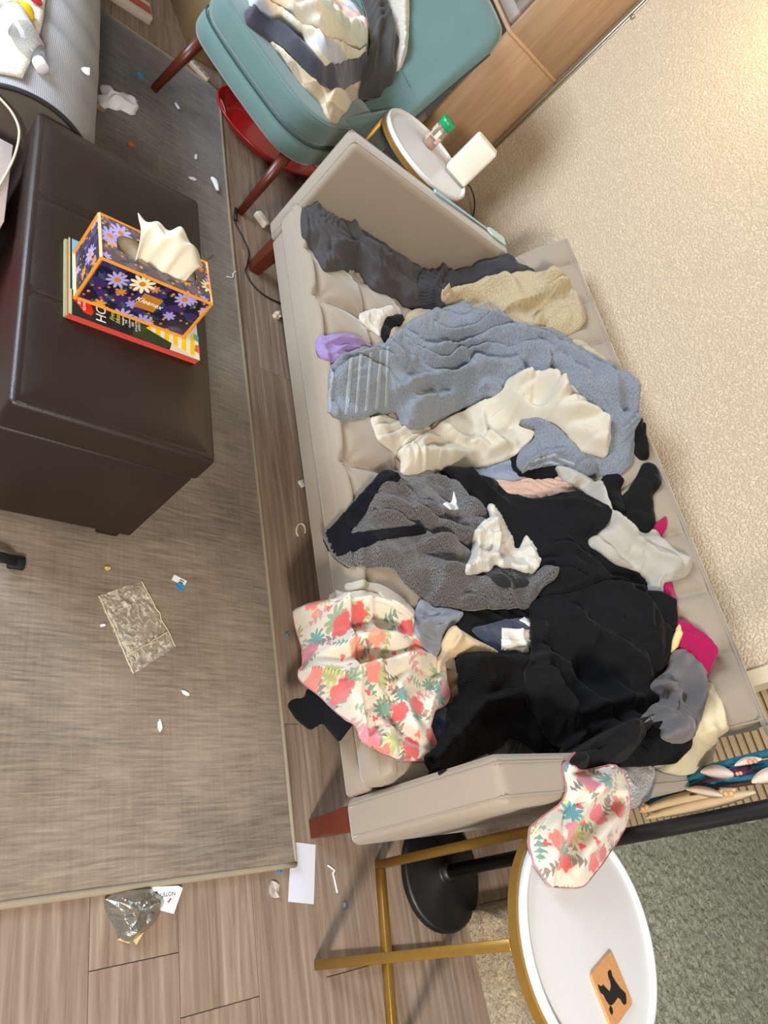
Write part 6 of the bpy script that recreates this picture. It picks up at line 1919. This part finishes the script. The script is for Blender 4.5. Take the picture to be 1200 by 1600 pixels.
# tissue on rug by the couch
def tis(i, j):
    a = (onz(158, 133, RZ) * (1 - i) + onz(217, 158, RZ) * i) * (1 - j) + (onz(150, 166, RZ) * (1 - i) + onz(212, 180, RZ) * i) * j
    z = RZ + 0.004 + 0.022 * abs(mnoise.noise(Vector((i * 3, j * 2.2, 1)))) + 0.02 * math.sin(math.pi * j) * (0.5 + 0.5 * i)
    e = min(i, 1 - i, j, 1 - j) * 8
    if e < 1: z = RZ + 0.001 + (z - RZ) * e
    return (float(a[0]) + 0.02 * mnoise.noise(Vector((i * 4, j * 4, 9))), float(a[1]) + 0.015 * mnoise.noise(Vector((i * 4, j * 4, 19))), z)
to = grid_mesh('crumpled_tissue', tis, 30, 18, WPAPER)
to.modifiers.new('s', 'SOLIDIFY').thickness = 0.001
tag(to, 'crumpled white tissue on the rug beside the grey couch', 'tissue')
scrap('card_scrap', 157, 171, RZ, 0.016, plain('tan_scrap', (176, 142, 112), 0.8), 'tan card scrap under the crumpled tissue', 'scrap', seed=41)
scrap('dry_leaf', 323, 396, RZ, 0.022, plain('grey_leaf', (128, 116, 104), 0.85), 'grey dry leaf shape on the rug by the ottoman edge', 'leaf', seed=42, elong=1.2)
st = [onz(-12, 868, 0.05), onz(8, 872, 0.045), onz(26, 878, 0.02)]
so_ = empty('black_strap', tuple(map(float, st[1])))
tube('webbing', [tuple(p - st[1]) for p in st], 0.013, plain('strap_black', (20, 18, 18), 0.7), so_, 8, 0.25)
box('buckle', -0.016, 0.016, -0.018, 0.018, -0.01, 0.004, plain('strap_black', (20, 18, 18), 0.7), so_, 0.003, 1).location = tuple(st[2] - st[1])
tag(so_, 'black strap end on the rug below the ottoman', 'strap')
# floss picks
def floss(pxs, z, label, bow=True):
    P = [onz(px, py, z + 0.0015) for px, py in pxs]
    c = P[0]
    r = empty('floss_pick', tuple(map(float, c)))
    WPL = plain('white_plastic', (236, 236, 236), 0.4)
    tube('pick_handle', [tuple(p - c) for p in P[2:]], 0.0022, WPL, r, 6)
    tube('pick_fork', [tuple(p - c) for p in P[:3]] if not bow else [tuple(P[0] - c), tuple((P[0] + P[2]) / 2 - c + np.array([0.004, 0.012, 0])), tuple(P[2] - c)], 0.0022, WPL, r, 6)
    return tag(r, label, 'floss pick', 'floss picks on the floor')
floss([(512, 1352), (521, 1356), (520, 1364), (522, 1372), (527, 1395)], 0.0, 'white floss pick on the planks beside the paper slip')
floss([(354, 432), (358, 436), (364, 428), (367, 425), (369, 424)], RZ, 'white floss pick on the rug edge near the sofa leg')
rg = [onz(470 + 10 * math.cos(a) * 0.7, 829 + 11 * math.sin(a), 0.003) for a in [2.2 + k * 0.45 for k in range(11)]]
tag(tube('hair_tie', rg, 0.003, plain('cream_tie', (214, 204, 188), 0.7), None, 6), 'cream hair tie half under the sofa on the planks', 'hair tie')
# plug and black cable
pg = empty('wall_plug', tuple(map(float, onz(406, 347, 0.0))), 0.7)
box('plug_body', -0.035, 0.035, -0.018, 0.018, 0, 0.03, plain('plug_white', (214, 206, 192), 0.5), pg, 0.008, 3)
box('plug_face', 0.02, 0.036, -0.014, 0.014, 0.004, 0.026, plain('strip_grey', (140, 132, 122), 0.5), pg)
tag(pg, 'white plug adapter on the planks beside the far sofa leg', 'plug')
cbp = [onz(px, py, 0.004) for px, py in ((368, 328), (367, 345), (380, 372), (389, 395), (386, 415), (384, 425), (396, 446), (414, 462), (436, 473), (470, 486))]
bcab = empty('black_cable', tuple(map(float, cbp[0])))
tube('cable_run', [tuple(p - cbp[0]) for p in cbp], 0.0032, plain('black_cable', (28, 22, 18), 0.5), bcab, 8)
tube('cable_plug', [tuple(cbp[0] - cbp[0] + np.array([0, 0, 0.004])), tuple(cbp[1] - cbp[0] + np.array([0, 0, 0.004]))], 0.008, plain('black_cable', (28, 22, 18), 0.5), bcab, 8)
tag(bcab, 'black power cable snaking under the sofa front', 'cable')
scrap('cotton_ball', 432, 495, 0.0, 0.016, plain('cream_fluff', (214, 200, 176), 0.95), 'cream fluff under the sofa front edge', 'fluff', seed=51, n=9, curl=0.022)
scrap('cotton_ball', 470, 756, 0.0, 0.013, plain('pale_fluff', (200, 196, 196), 0.95), 'pale fluff under the sofa front by the cardigan', 'fluff', seed=52, n=9, curl=0.018)
